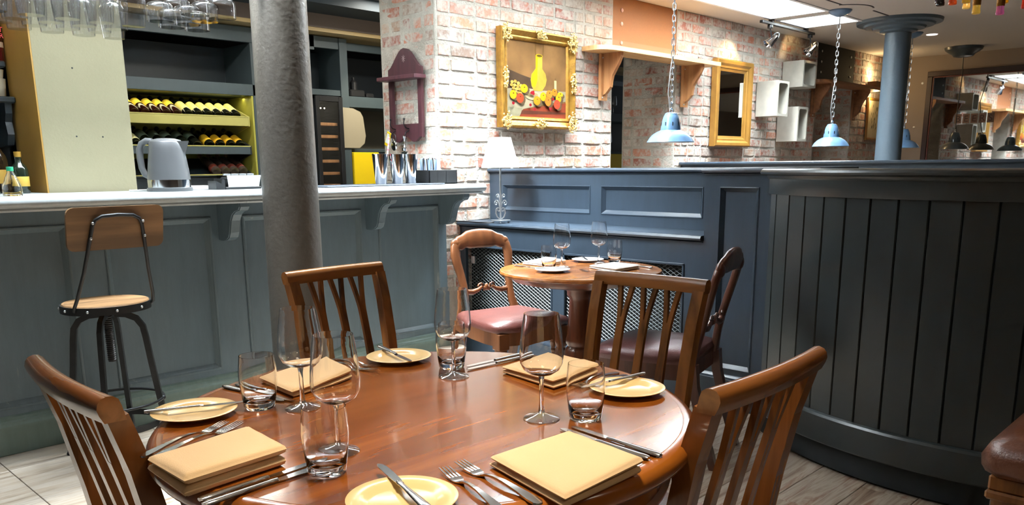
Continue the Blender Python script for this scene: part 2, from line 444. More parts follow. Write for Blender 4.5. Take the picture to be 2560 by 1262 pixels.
MB().box(4.95, 11.2, -.1, 7.0, -.01, 0).build('floor_boarding', M['plank'], fl)
tmesh = MB().box(.0015, .6485, .0015, .6485, -.012, 0, .0015).mesh('tile', M['stone'])
for i in range(9):
    for j in range(2): inst('tile', tmesh, fl, (-1.11 + i * .65, 3.1 + j * .65, 0))
MB().box(-1.6, 4.95, 4.4, 7.0, -.01, 0).build('floor_behind_bar', M['cab_dark'], fl)

# ---- ceiling with roof lights
ce = empty('ceiling', label='off-white plaster ceiling with roof lights', cat='ceiling', kind='structure')
b = MB(); b.box(-1.6, 11.2, -2.7, SKY_Y[0], ZC, ZC + .06); b.box(-1.6, 11.2, SKY_Y[1], 7.0, ZC, ZC + .06)
xs = [-1.6] + [q for s_ in SKYLIGHTS for q in s_] + [11.2]
for i in range(0, len(xs), 2): b.box(xs[i], xs[i + 1], SKY_Y[0], SKY_Y[1], ZC, ZC + .06)
b.build('plaster', M['ceiling'], ce)
gl = pm('sky_glazing', (1, 1, 1, 1), .3, emit=(.88, .95, 1, 1), estr=5.0)
for i, (a, c) in enumerate(SKYLIGHTS):
    s_ = empty('window_%d' % (i + 1), kind='structure', cat='window',
               label=['roof light above the bar stool', 'roof light above the brick pier', 'long white roof light with a dividing bar above the brick wall', 'short white roof light past the hanging lamp canopy'][i])
    m = MB()
    m.box(a - .03, a, SKY_Y[0] - .03, SKY_Y[1] + .03, ZC + .0601, 3.38); m.box(c, c + .03, SKY_Y[0] - .03, SKY_Y[1] + .03, ZC + .0601, 3.38)
    m.box(a, c, SKY_Y[0] - .03, SKY_Y[0], ZC + .0601, 3.38); m.box(a, c, SKY_Y[1], SKY_Y[1] + .03, ZC + .0601, 3.38)
    m.build('shaft', M['white'], s_)
    m = MB()
    for q in (SKY_Y[0] - .030, SKY_Y[1]): m.box(a - .03, c + .03, q, q + .03, ZC - .008, ZC - .0002)
    for q in (a - .030, c): m.box(q, q + .03, SKY_Y[0] + .0001, SKY_Y[1] - .0001, ZC - .008, ZC - .0002)
    m.build('frame', M['white'], s_)
    n = 1 if c - a < 1 else 2
    for k in range(n):
        MB().box(a + (c - a) * k / n + .01, a + (c - a) * (k + 1) / n - .01, *SKY_Y, 3.34, 3.36).build('pane', gl, s_)
    if n == 2: MB().box((a + c) / 2 - .02, (a + c) / 2 + .02, *SKY_Y, 3.28, 3.34).build('glazing_bar', M['white'], s_)

# ---- plain walls
M['taupe_dark'] = pm('low_bounce_plaster', C(98, 86, 76), .8)  # darkened so the unseen walls bounce less light into the room
tag(MB().box(XFAR, XFAR + .1, -2.7, 4.1, 0, ZC).build('wall_far', M['taupe']), 'plain taupe plaster wall holding the big mirror', 'wall', kind='structure')
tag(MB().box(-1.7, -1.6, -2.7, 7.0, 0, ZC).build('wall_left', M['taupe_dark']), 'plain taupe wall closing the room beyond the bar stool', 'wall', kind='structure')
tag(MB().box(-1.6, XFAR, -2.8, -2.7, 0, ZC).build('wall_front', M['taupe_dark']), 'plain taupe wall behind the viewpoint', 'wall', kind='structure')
tag(MB().box(-1.6, 11.2, 6.6, 6.7, 0, ZC).build('wall_bar', M['cab_dark']), 'dark painted wall behind the back bar', 'wall', kind='structure')

# ---- brick walls
BP, BH = .0865, .066
def brick_mesh(name, L, seed, depth=.006):
    rnd = random.Random(seed); H = BH
    n = [(-L / 2, -H / 2), (-L / 6, -H / 2), (L / 6, -H / 2), (L / 2, -H / 2), (L / 2, 0), (L / 2, H / 2), (L / 6, H / 2), (-L / 6, H / 2), (-L / 2, H / 2), (-L / 2, 0)]
    o = [(x + rnd.uniform(-.004, .004), z + rnd.uniform(-.003, .003)) for x, z in n]
    r0 = [(x, .012, z) for x, z in o]
    r1 = [(x * .985, -.003, z * .96) for x, z in o]
    cr = []
    for i, (x, z) in enumerate(o):
        k = .86 if i in (0, 3, 5, 8) else .90
        cr.append((x - math.copysign(.011, x) if abs(x) > L / 4 else x, -depth * rnd.uniform(.75, 1.05), z * k))
    m = MB(); m.loft([r0, r1, cr], cap=False)
    m.f.append(tuple(range(20, 30)))
    return m.mesh(name, M['brick'])
STR = [brick_mesh('brick', .222, i) for i in range(6)]
HEA = [brick_mesh('brick', .108, 20 + i) for i in range(4)]
def in_holes(x0, x1, z, holes):
    for hx0, hx1, hz0, hz1 in holes:
        if hz0 - .02 < z < hz1 + .02 and x1 > hx0 + .004 and x0 < hx1 - .004: return (hx0, hx1)
    return None
cam_pos = Vector((0, 0, 1.23))
def lay_bricks(parent, u0, u1, z0, z1, to_world, rot, holes=(), limit=300, seed=3, vis=None):
    """to_world(u, z) gives the wall-surface point; bricks face -Y in their own frame, turned by rot."""
    rnd = random.Random(seed); items = []
    k = 0; z = z0 + BP / 2
    while z < z1 - .01:
        spans = [(u0, u1)]
        for hx0, hx1, hz0, hz1 in holes:
            if hz0 - .01 < z < hz1 + .01:
                ns = []
                for a, c in spans:
                    if hx0 > a and hx1 < c: ns += [(a, hx0), (hx1, c)]
                    elif hx0 <= a < hx1 < c: ns.append((hx1, c))
                    elif a < hx0 < c <= hx1: ns.append((a, hx0))
                    elif hx0 <= a and c <= hx1: pass
                    else: ns.append((a, c))
                spans = ns
        for a, c in spans:
            u = a; first = True
            while u < c - .02:
                if first and k % 2: L = .108
                else: L = .108 if rnd.random() < .42 else .222
                first = False
                if c - (u + L) < .07: L = c - u
                L = min(L, c - u)
                ls = L if L < .25 else .222
                items.append((u + ls / 2, z + rnd.uniform(-.003, .003), ls - .020, rnd.random(), rnd.uniform(-.012, .012), rnd.uniform(-.003, .002)))
                u += ls + .001
        z += BP; k += 1
    def score(it):
        p = Vector(to_world(it[0], it[1])); s_ = it[2] / (p - cam_pos).length ** 2
        if vis and not vis(it[0], it[1]): s_ *= .01
        return -s_
    items.sort(key=score)
    rest = MB()
    for i, (u, z, L, rn, tilt, dp) in enumerate(items):
        lib = STR if L > .15 else HEA
        me = lib[int(rn * len(lib)) % len(lib)]; bl = .222 if L > .15 else .108
        W_ = Matrix.Translation(Vector(to_world(u, z))) @ Matrix.Rotation(rot, 4, 'Z') @ Matrix.Translation((0, dp, 0)) @ Matrix.Rotation(tilt, 4, 'Y') @ Matrix.Diagonal((L / bl, 1, 1, 1))
        if i < limit:
            o = bpy.data.objects.new('brick', me); COL.objects.link(o); o.parent = parent; o.matrix_world = W_
        else:
            rest.here(); rest.add([v.co for v in me.vertices], [tuple(q.vertices) for q in me.polygons]); rest.xf(W_)
    if rest.v:
        o = rest.build('far_bricks', M['brick'], parent); o['kind'] = 'stuff'

OP1 = (5.29, 6.18); OP2 = (8.92, 9.9)
wb = empty('wall_back', label='old red and whitewashed brick wall carrying the painting and shelves', cat='wall', kind='structure')
m = MB()
HT = 2.16
m.box(CX + .002, OP1[0], YW, YB2, 0, ZC); m.box(OP1[1], OP2[0], YW, YB2, 0, ZC); m.box(OP2[1], XFAR, YW, YB2, 0, ZC)
m.box(*OP1, YW + .05, YB2, HT + .01, ZC); m.box(*OP2, YW + .05, YB2, HT + .01, ZC)
m.build('mortar', M['mortar'], wb)
def visible_wall(u, z):
    if z < .5: return False
    if u > 4.1 and z < 1.16: return False
    if u > 3.75 and z < .82: return False
    if 4.1 < u < 4.7 and 1.56 < z < 2.05: return False
    if 6.85 < u < 7.3 and 1.46 < z < 2.08: return False
    return True
lay_bricks(wb, CX + .006, XFAR - .01, .43, ZC + .01, lambda u, z: (u, YW, z), 0.0,
           holes=((OP1[0], OP1[1], 0, 3), (OP2[0], OP2[1], 0, 3)), limit=300, vis=visible_wall)
wp = empty('wall_pier', label='narrow end face of the brick wall behind the cocktail shakers', cat='wall', kind='structure')
MB().box(CX - .004, CX + .002, YW + .002, YB2 - .002, 0, ZC).build('mortar', M['mortar'], wp)
lay_bricks(wp, YW + .004, YB2 - .004, .43 + BP * 8, ZC + .01, lambda u, z: (CX, YW + YB2 - u, z), -PI / 2, limit=200, seed=8)
wr = empty('wall_reveal', label='shaded brick reveal inside the opening under the pine shelf', cat='wall', kind='structure')
MB().box(OP1[1] - .004, OP1[1], YW + .002, YB2 - .002, 0, HT).build('mortar', M['mortar'], wr)
lay_bricks(wr, YW + .004, YB2 - .004, .43 + BP * 8, HT, lambda u, z: (OP1[1], YW + YB2 - u, z), -PI / 2, limit=200, seed=9)
wr2 = empty('wall_reveal', label='dark brick reveal inside the far opening under the brown shelf', cat='wall', kind='structure')
MB().box(OP2[1] - .004, OP2[1], YW + .002, YB2 - .002, 0, HT).build('mortar', M['mortar'], wr2)
lay_bricks(wr2, YW + .004, YB2 - .004, .43 + BP * 8, HT, lambda u, z: (OP2[1], YW + YB2 - u, z), -PI / 2, limit=120, seed=10)
# brick infill closing most of the far opening
wf_ = empty('wall_infill', label='dark shaded brick infill at the back of the far opening', cat='wall', kind='structure')
MB().box(OP2[0], OP2[1], YB2 - .12, YB2 - .02, 0, HT).build('mortar', M['mortar'], wf_)
lay_bricks(wf_, OP2[0] + .004, OP2[1] - .02, .43 + BP * 8, HT, lambda u, z: (u, YB2 - .12, z), 0, limit=120, seed=12)

# ---- plaster pier standing at the back edge of the bar
pl_ = empty('pillar', label='cream plaster pier with a mustard side behind the kettle', cat='pillar', kind='structure')
MB().box(1.29, 1.70, 4.305, 4.7, 0, ZC).build('cream_face', M['plaster'], pl_)
MB().box(1.283, 1.2899, 4.306, 4.7, 0, ZC).build('mustard_side', M['mustard'], pl_)

for x, z in ((1.455, 1.70), (1.44, 1.385), (1.56, 1.385)): MB().sphere((x, 4.3046, z), .004, 8, 6, 1, .3, 1).build('screw_hole', M['plinth'], pl_)

# ---- cast iron columns
def column(name, loc, r0, r1, mat, label, cap):
    t = empty(name, loc, label=label, cat='column', kind='structure')
    m = MB(); m.lathe([(r0, 0), (r0 * .985, .9), (r1, ZC - .02)], 40); m.build('shaft', mat, t, 60)
    m = MB(); m.lathe([(r0 + .05, 0), (r0 + .05, .08), (r0 + .03, .11), (r0 + .015, .13), (r0 + .005, .17)], 40); m.build('base', mat, t, 40)
    if cap:
        m = MB(); m.lathe([(r1 + .004, ZC - .11), (r1 + .045, ZC - .10), (r1 + .05, ZC - .085), (r1 + .11, ZC - .075), (r1 + .12, ZC - .058), (r1 + .185, ZC - .05), (r1 + .195, ZC - .034), (r1 + .25, ZC - .026), (r1 + .255, ZC - .0)], 48); m.build('capital', mat, t, 30)
    return t
column('column', (2.065, 3.45, 0), .131, .122, M['column'], 'thick dark grey painted iron column standing in front of the bar', False)
column('column', (8.16, 2.94, 0), .118, .112, M['column_blue'], 'slim blue-grey column with a stepped round capital near the mirror', True)

# ---- soffit over the back bar
so = empty('beam', label='dark painted soffit with brown fascia above the back bar', cat='beam', kind='structure')
MB().box(1.7, 8.6, 5.2, 6.6, 2.36, ZC).build('dark_face', pm('navy_face', C(40, 56, 66), .5), so)
MB().box(1.7, 8.6, 5.55, 6.6, 2.262, 2.36).build('brown_fascia', pm('brown_fascia', C(112, 98, 88), .5), so)
MB().box(1.7, 8.6, 5.56, 5.9, 2.235, 2.262).build('cream_strip', pm('cream_strip', C(206, 180, 128), .5), so)
MB().box(CX, 8.6, YB2, 5.2, 2.44, ZC).build('grey_soffit', pm('grey_soffit', C(112, 104, 104), .6), so)
# ================================================================== BAR
bar = empty('panelled_bar', label='slate grey panelled bar front with scroll corbels', cat='bar')
YF = 3.985
M['wm'] = paintmat('worn_moulding', C(106, 122, 130), .35, C(190, 192, 184), .10)
b = MB()
PAN = [(-1.2, -.42), (-.26, .33), (.49, 1.243), (1.40, 1.915), (2.09, 2.835), (2.965, 3.43)]
PZ = (.205, .985)
xs = [-1.55]
for a, c in PAN: xs += [a, c]
xs += [3.50]
for i in range(0, len(xs), 2): b.box(xs[i], xs[i + 1], YF, YF + .03, .17, 1.08)
for a, c in PAN: b.box(a, c, YF, YF + .03, .17, PZ[0]); b.box(a, c, YF, YF + .03, PZ[1], 1.08)
b.box(-1.55, 3.50, YF + .03, YF + .05, 0, 1.08); b.box(3.44, 3.49, YF + .051, 4.28, 0, 1.08)
b.build('frame', M['bar'], bar)
for a, c in PAN:
    m = MB(); m.box(a, c, YF + .018, YF + .03, *PZ); p_ = m.build('panel', M['bar'], bar)
    raised_moulding('panel_moulding', M['wm'], p_, 'x', a - .004, c + .004, PZ[0] - .004, PZ[1] + .004, .030, [(0, YF + .001), (.0, YF - .005), (.14, YF - .008), (.34, YF - .007), (.42, YF - .002), (.62, YF + .004), (1, YF + .0175), (.5, YF + .0179)])
m = MB(); m.box(-1.55, 3.52, 3.962, YF + .001, 0, .118, .002); m.build('skirting_board', M['skirt'], bar)
m = MB()
m.prism([(-1.55, 3.955, .118), (-1.55, 3.955, .13), (-1.55, 3.962, .140), (-1.55, 3.962, .146), (-1.55, 3.97, .152), (-1.55, 3.974, .165), (-1.55, 3.986, .172), (-1.55, 3.99, .118)], (5.07, 0, 0)); m.build('skirting_moulding', M['skirt'], bar)
def corbel(x):
    pr = [(3.985, 1.078), (3.752, 1.078), (3.750, 1.045), (3.762, 1.030), (3.80, 1.022), (3.83, 1.005), (3.852, .975), (3.865, .94), (3.872, .915), (3.885, .890), (3.91, .877), (3.945, .872), (3.985, .872)]
    c = empty('corbel'); c.parent = bar
    m = MB(); m.prism([(x - .028, y, z) for y, z in pr], (.056, 0, 0)); m.build('scroll', M['bar'], c)
    m = MB()
    pts = [(x, y - .003, z) for y, z in pr[1:]]
    m.ribbon(pts, .044, .007, (1, 0, 0)); m.build('scroll_band', M['bar'], c)
for x in (-.34, .41, 1.32 - .0, 1.985, 2.90, 3.465):
    if abs(x - 1.32) > .01: corbel(x)
ct = empty('bar_counter', label='long pale grey painted bar top with a rounded nosing', cat='counter')
def nose(x0, x1, name):
    m = MB(); m.box(x0, x1, 3.735, 4.285, 1.094, 1.122, .004); t_ = m.build(name, M['counter'], ct)
    m = MB()
    prof = [(3.722, 1.078), (3.712, 1.086), (3.708, 1.098), (3.710, 1.110), (3.718, 1.120), (3.735, 1.124), (3.735, 1.078)]
    m.prism([(x0, y, z) for y, z in prof], (x1 - x0, 0, 0)); m.prism([(x0, y + .022, z - .0) for y, z in [(3.722, 1.062), (3.716, 1.070), (3.718, 1.079), (3.74, 1.079), (3.74, 1.062)]], (x1 - x0, 0, 0))
    m.build('nosing', M['counter'], t_, 40)
nose(-1.55, .86, 'counter_board'); nose(.8615, 1.995, 'counter_board'); nose(1.9965, 3.60, 'counter_board')

# ---------------- back bar cabinet (front plane Y = 5.7)
BB = 5.7
bb = empty('back_bar', label='dark grey fitted back bar with a lime lit wine niche', cat='cabinet')
def bbx(name, mat, x0, x1, z0, z1, y0=BB, y1=BB + .03, b_=.002, par=None): return MB().box(x0, x1, y0, y1, z0, z1, b_).build(name, mat, par or bb)
bbx('cornice', M['cabinet'], 1.70, 3.70, 2.12, 2.225)
bbx('upper_back', M['cab_dark'], 1.70, 3.24, 1.83, 2.12, BB + .4, BB + .42)
bbx('shelf', M['cabinet'], 1.70, 3.24, 1.748, 1.828, BB, BB + .42)
bbx('stile', M['cabinet'], 3.155, 3.24, .9, 2.12, BB + .0, BB + .42)
bbx('niche_back', M['lime'], 1.70, 3.155, 1.0, 1.748, BB + .40, BB + .42)
bbx('niche_side', M['lime'], 3.140, 3.1549, 1.0, 1.748, BB + .002, BB + .40)
for k, (z, hh) in enumerate(((1.598, .068), (1.388, .06), (1.186, .012))):
    xr = 3.10
    m = MB()
    m.prism([(1.70, BB + .019, z - .046), (1.70, BB + .38, z + .115), (1.70, BB + .38, z + .105), (1.70, BB + .019, z - .056)], (xr - 1.70, 0, 0))
    sh_ = m.build('display_shelf', M['lime'] if k == 0 else M['cab_dark'], bb)
    bbx('shelf_lip', M['lime_lip'] if k == 0 else M['cabinet'], 1.70, xr, z - hh, z - .004, BB, BB + .018, .002, sh_)
    bbx('lip_edge', M['lime_lip'], 1.70, xr + .005, z - .006, z + .002, BB - .002, BB + .02, .001, sh_)
    m = MB(); m.prism([(xr, BB, z - hh), (xr, BB, z), (xr, BB + .38, z + .125), (xr, BB + .38, z - .16)], (.012, 0, 0)); m.build('shelf_end', M['lime_lip'] if k == 0 else M['cab_dark'], sh_)
bbx('lower_front', M['cab_dark'], 1.70, 3.24, .9, 1.17, BB + .02, BB + .04)
bbx('base_unit', M['cab_dark'], 1.70, 3.24, 0, .9, BB, BB + .5)
# fridge surround and shelves to its side
bbx('stile', M['cabinet'], 3.24, 3.66, .9, 2.12, BB, BB + .4)
bbx('head_rail', M['cabinet'], 3.66, 3.93, 2.14, 2.225)
bbx('rail', M['cabinet'], 3.66, 3.93, 1.785, 1.83)
bbx('stile', M['cabinet'], 3.922, 3.995, .9, 2.225, BB - .01, BB + .4)
bbx('cupboard_back', pm('teal_dark', C(32, 46, 54), .5), 3.66, 3.93, 1.83, 2.14, BB + .3, BB + .32)
bbx('shelf', M['cabinet'], 3.995, 8.6, 1.705, 1.79, BB, BB + .4)
bbx('head_rail', M['cabinet'], 3.995, 8.6, 2.14, 2.20)
bbx('cupboard_back', pm('teal_darker', C(24, 32, 38), .6), 3.995, 8.6, 1.79, 2.14, BB + .36, BB + .38)
bbx('wall_panel', pm('olive_panel', C(74, 70, 58), .6), 3.995, 8.6, 1.38, 1.705, BB + .3, BB + .32)
bbx('shelf', M['cabinet'], 3.995, 8.6, 1.352, 1.38, BB + .1, BB + .4)
bbx('splash_panel', M['cab_dark'], 3.995, 8.6, .9, 1.352, BB + .36, BB + .38)
bbx('worktop', M['cabinet'], 3.24, 8.6, .86, .9, BB - .1, BB + .4)
bbx('base_unit', M['cab_dark'], 3.24, 8.6, 0, .86, BB, BB + .4)
# wine fridge
fr = empty('wine_fridge', (3.785, BB, 0), label='black glass-door wine fridge built into the back bar', cat='fridge')
m = MB(); m.box(-.125, -.105, -.02, .3, .92, 1.78); m.box(.105, .125, -.02, .3, .92, 1.78); m.box(-.125, .125, -.02, .3, 1.755, 1.78); m.box(-.125, .125, -.02, .3, .9, .93); m.box(-.12, .12, .28, .30, .92, 1.76); m.build('body', M['black'], fr)
m = MB(); m.box(-.125, -.09, -.04, -.02, .92, 1.775, .003); m.box(.088, .125, -.04, -.02, .92, 1.775, .003); m.box(-.09, .088, -.04, -.02, 1.735, 1.775, .003); m.box(-.09, .088, -.04, -.02, .92, .95, .003)
d_ = m.build('door', M['black'], fr)
for k in range(6):
    z = 1.565 - k * .096
    MB().box(-.10, .09, -.005, .25, z - .012, z + .012, .002).build('wooden_shelf', M['pine_leg'], fr)
gp_ = MB().box(-.092, .090, -.034, -.028, .945, 1.738).build('glass_pane', M['thin_glass'], d_)
for k in range(3): MB().sphere((-.06 + .035 * k, .05, 1.69), .006).build('lamp', pm('led', (1, 1, 1, 1), .5, emit=(1, .85, .6, 1), estr=6), fr)
# white rounded board and yellow sheet
m = MB(); pts = [(3.90, 1.70), (4.02, 1.695), (4.09, 1.67), (4.115, 1.63), (4.135, 1.48), (4.12, 1.42), (4.07, 1.383), (3.90, 1.383)]
m.prism([(x, BB - .02, z) for x, z in pts], (0, .018, 0))
tag(m.build('serving_board', pm('cream_board', C(160, 150, 126), .5)), 'cream rounded board leaning on the back bar shelf', 'board')
tag(MB().box(4.0, 4.255, BB - .03, BB + .05, .9, 1.348, .004).build('yellow_box', M['yellow']), 'bright yellow upright box on the back bar worktop', 'box')
tag(MB().box(7.2, 8.1, BB - .02, BB + .05, .9, 1.35, .004).build('yellow_sheet', M['yellow']), 'yellow panel seen through the opening in the brick wall', 'panel')
# machine silhouette on shelf
m = MB(); m.box(4.05, 4.2, BB + .05, BB + .2, 1.79, 1.85, .01); m.lathe([(.03, 0), (.03, .06), (.012, .08), (.012, .1)], 12, (4.12, BB + .1, 1.85)); m.box(4.22, 4.30, BB + .06, BB + .16, 1.79, 1.83, .01)
tag(m.build('black_appliance', M['black']), 'small dark appliance on the high back bar shelf', 'appliance')

# wine bottles lying on the sloping shelves
def wine_bottle(neck_col, label_col, glass_col, lab=(.09, .165), cap2=None):
    key = 'wb%s%s' % (neck_col, label_col)
    root = empty('wine_bottle')
    R_ = .0335
    m = MB(); m.lathe([(0, 0.006), (R_ * .6, .002), (R_ - .003, 0), (R_, .006), (R_, .19), (R_ * .9, .212), (.018, .236), (.0145, .245), (.014, .276), (.016, .278), (.016, .288), (0, .289)], 18)
    m.build('glass_body', glass_col, root, 40)
    m = MB(); m.lathe([(R_ + .0004, lab[0]), (R_ + .0008, lab[0] + .001), (R_ + .0008, lab[1] - .001), (R_ + .0004, lab[1])], 18); m.build('paper_label', label_col, root, 40)
    m = MB(); m.lathe([(.0150, .25), (.0152, .276), (.0168, .278), (.0168, .2895), (0, .2898)], 14); m.build('capsule', neck_col, root, 40)
    return root
dk = pm('dark_bottle', C(16, 20, 16), .08, coat=.5)
brn = pm('brown_bottle', C(48, 16, 12), .1, coat=.4)
protos = {
    'a': wine_bottle(M['black'], pm('label_yellow', C(232, 206, 70), .6), brn, (.10, .185)),
    'b': wine_bottle(M['black'], pm('label_cream', C(232, 222, 140), .6), dk, (.045, .16)),
    'c': wine_bottle(M['black'], pm('label_dim', C(92, 104, 84), .6), dk, (.09, .17)),
    'd': wine_bottle(M['black'], pm('label_amber', C(240, 188, 40), .6), dk, (.03, .12)),
    'e': wine_bottle(pm('foil', C(190, 150, 110), .3, metal=.8), pm('label_red', C(120, 46, 30), .6), pm('clearish', C(70, 60, 54), .1, coat=.4), (.03, .07)),
    'f': wine_bottle(M['black'], pm('label_pale', C(226, 220, 160), .6), dk, (.03, .12)),
}
used = {k: False for k in protos}
def put_bottle(k, x, z, y, tilt, lab, grp):
    o = copy_tree(protos[k]) if used[k] else protos[k]; used[k] = True
    o.location = (x, y, z); o.rotation_euler = (-PI / 2 + tilt, 0, 0)
    tag(o, lab, 'bottle', grp)
TL = math.radians(24)
ORD = ['first', 'second', 'third', 'fourth', 'fifth', 'sixth']
def bottle_row(k, xs, z, what, grp):
    for i, x in enumerate(xs): put_bottle(k, x, z, BB + .036, TL, '%s, %s from the cream pier' % (what, ORD[i]), grp)
bottle_row('a', (2.30, 2.371, 2.445, 2.517, 2.589), 1.602, 'wine bottle with bright yellow label in the top row', 'yellow label bottles on the top display shelf')
bottle_row('b', (2.673, 2.746, 2.818, 2.890, 2.961, 3.031), 1.602, 'wine bottle with long cream label in the top row', 'cream label bottles on the top display shelf')
bottle_row('c', (2.38, 2.465, 2.545, 2.63, 2.715), 1.392, 'dark wine bottle with dim label in the middle row', 'dim label bottles on the middle display shelf')
put_bottle('f', 2.295, 1.392, BB + .036, TL, 'dark wine bottle with a pale cream label beside the plaster pier', None)
bottle_row('d', (2.812, 2.893, 2.975, 3.050), 1.392, 'wine bottle with amber label in the middle row', 'amber label bottles on the middle display shelf')
bottle_row('e', (2.845, 2.915, 2.985, 3.055), 1.204, 'copper foil wine bottle in the lowest row', 'foil neck bottles on the bottom display shelf')
# niche light, then unseen fill lamps added behind the bar
nl = area('niche_strip_light', (2.75, BB + .12, 1.735), 1.0, .03, .8, (1.0, .93, .55))
spot('bar_fill', (3.0, 5.15, 2.33), (2.7, 5.75, 1.45), 7, (1.0, .9, .7), 80)
spot('bar_fill', (2.0, 4.9, 2.34), (1.5, 4.3, 1.5), 3.5, (1.0, .9, .7), 100)
point('bar_fill', (1.02, 4.42, 2.25), 3.5, (1.0, .76, .42), .05)
area('bar_aisle_fill', (2.6, 5.0, 2.43), .5, .2, 15, (1.0, .95, .85))  # added fill without a fitting, lifts the ambient light behind the bar
area('bar_aisle_fill', (4.1, 5.0, 2.43), .5, .2, 16, (1.0, .95, .85))
spot('bar_fill', (4.3, 5.1, 2.34), (4.12, 5.72, 1.15), 45, (1.0, .9, .7), 70)  # added fill, brightens the yellow box
# ================================================================== THINGS ON AND ABOUT THE BAR
ZT = 1.1225
# kettle
k = empty('kettle', (1.745, 4.02, ZT), math.radians(0), label='grey electric kettle on the bar top', cat='kettle')
k.rotation_euler = (0, 0, math.radians(-46))
MB().lathe([(.104, 0), (.106, .004), (.104, .016), (.098, .0188)], 36).build('base_stand', M['kettle'], k, 40)
MB().lathe([(.099, .019), (.0995, .055)], 36).build('steel_band', M['chrome'], k, 40)
MB().lathe([(.0985, .055), (.094, .10), (.088, .15), (.081, .20), (.077, .232), (.074, .236)], 36).build('body', M['kettle'], k, 40)
m = MB(); m.lathe([(.074, .234), (.066, .243), (.04, .250), (0, .252)], 32); m.build('lid', M['kettle'], k, 40)
m = MB(); m.prism([(.066, -.03, .232), (.106, 0, .236), (.066, .03, .232)], (0, 0, .004)); 
m = MB(); m.add([(.068, -.034, .236), (.112, 0, .238), (.068, .034, .236), (.084, 0, .16), (.06, -.02, .236), (.06, .02, .236)], [(0, 1, 3), (1, 2, 3), (0, 4, 5, 2, 1)]); m.build('spout', M['kettle'], k, 30)
hp = [(-.066, 0, .238), (-.095, 0, .240), (-.118, 0, .226), (-.130, 0, .20), (-.132, 0, .16), (-.128, 0, .11), (-.115, 0, .078), (-.094, 0, .066)]
m = MB(); m.tube(hp, [.013, .015, .016, .016, .016, .015, .014, .012], 10, sx=1.0, sy=1.15); m.build('handle', M['kettle'], k, 50)
m = MB(); m.box(.0855, .0865, -.006, .006, .09, .19); m.build('water_gauge', pm('gauge', C(110, 116, 118), .2), k)
m = MB(); m.tube([(-.10, .0, .006), (-.13, .02, .005), (-.15, .0, .005), (-.14, -.03, .005), (-.17, -.05, .005), (-.185, -.03, .005)], .004, 6); m.build('power_cord', M['white'], k, 60)
# steel tray with four small tubs
t = empty('condiment_tray', (2.13, 4.06, ZT), label='brushed steel tray of four round tubs beside the iron column', cat='tray')
m = MB(); m.prism([(-.085, -.05, 0.012), (.085, -.05, .012), (.095, -.06, .07), (-.095, -.06, .07)], (0, .11, 0)); m.build('tray_body', M['chrome'], t)
MB().box(-.10, .10, -.05, .06, 0, .012, .002).build('tray_foot', M['black'], t)
m = MB(); m.prism([(-.15, -.045, 0), (-.10, -.045, 0), (-.10, -.045, .05), (-.115, -.045, .055), (-.12, -.045, .03), (-.15, -.045, .045)], (0, .09, 0)); m.build('side_bracket', M['black'], t)
for i in range(4):
    MB().lathe([(.017, .05), (.0195, .078), (.018, .079), (.012, .076), (0, .076)], 16, (-.066 + .044 * i, 0, 0)).build('tub', M['steel'], t, 40)
m = MB(); m.box(1.82, 2.01, 4.10, 4.22, ZT, ZT + .02, .003); tag(m.build('cutting_board', pm('white_plastic', C(222, 226, 228), .4)), 'flat white board lying on the bar behind the kettle', 'board')
# soda bottle with green cap
g = empty('soda_bottle', (1.045, 3.96, ZT), label='clear plastic bottle with a green cap on the bar', cat='bottle')
MB().lathe([(0, .002), (.036, 0), (.038, .006), (.037, .03), (.034, .045), (.022, .078), (.0125, .098), (.0125, .106), (.011, .106), (.011, .098), (.020, .077), (.032, .045), (.035, .03), (.035, .008), (0, .006)], 20).build('clear_body', M['glass'], g, 50)
MB().lathe([(.0135, .103), (.0135, .119), (.012, .1205), (0, .1205)], 16).build('green_cap', pm('green_cap', C(40, 150, 110), .4), g, 40)
MB().lathe([(0, .007), (.0345, .008), (.0345, .016), (0, .016)], 18).build('drink', pm('amber_drink', C(226, 196, 80), .1, trans=.8), g, 40)
# little clear cone left of it
# shelf unit at the far end
s = empty('wall_shelf', (0, 0, 0), label='dark two-tier shelf with a scroll bracket beside the mustard pier', cat='shelf')
MB().box(.55, 1.262, 4.62, 4.80, 1.715, 1.745, .006).build('shelf_board', M['cab_dark'], s)
MB().box(.55, 1.281, 4.60, 4.80, 1.548, 1.578, .006).build('shelf_board', M['cab_dark'], s)
m = MB(); m.prism([(1.235, 4.62, 1.548), (1.235, 4.625, 1.50), (1.235, 4.65, 1.46), (1.235, 4.63, 1.40), (1.235, 4.66, 1.35), (1.235, 4.80, 1.34), (1.235, 4.80, 1.548)], (.03, 0, 0)); m.build('scroll_bracket', M['cab_dark'], s)
MB().box(.5, 1.28, 4.80, 4.82, 1.0, 2.3).build('back_board', M['cab_dark'], s)
for i, (x, zz) in enumerate(((1.240, 1.745), )):
    r_ = empty('spirit_bottle', (x, 4.69, zz), label='dark red spirit bottle with red lettering on the top shelf', cat='bottle')
    MB().lathe([(0, 0), (.038, 0), (.040, .005), (.040, .17), (.03, .20), (.016, .215), (.016, .27), (0, .27)], 24).build('red_body', pm('dark_red_glass', C(74, 16, 22), .15, coat=.4), r_, 40)
    MB().lathe([(.0403, .065), (.0407, .066), (.0407, .09), (.0403, .091)], 24).build('pale_band', pm('pale_label', C(190, 170, 150), .5), r_, 40)
    for txt, zt, sz in (('LUT', .135, .034), ('BERR', .108, .031)):
        text_obj('lettering', txt, sz, pm('red_ink', C(226, 84, 92), .5), r_, (.036, -.0412, zt), (PI / 2, 0, math.radians(2)), .0004, 'RIGHT')
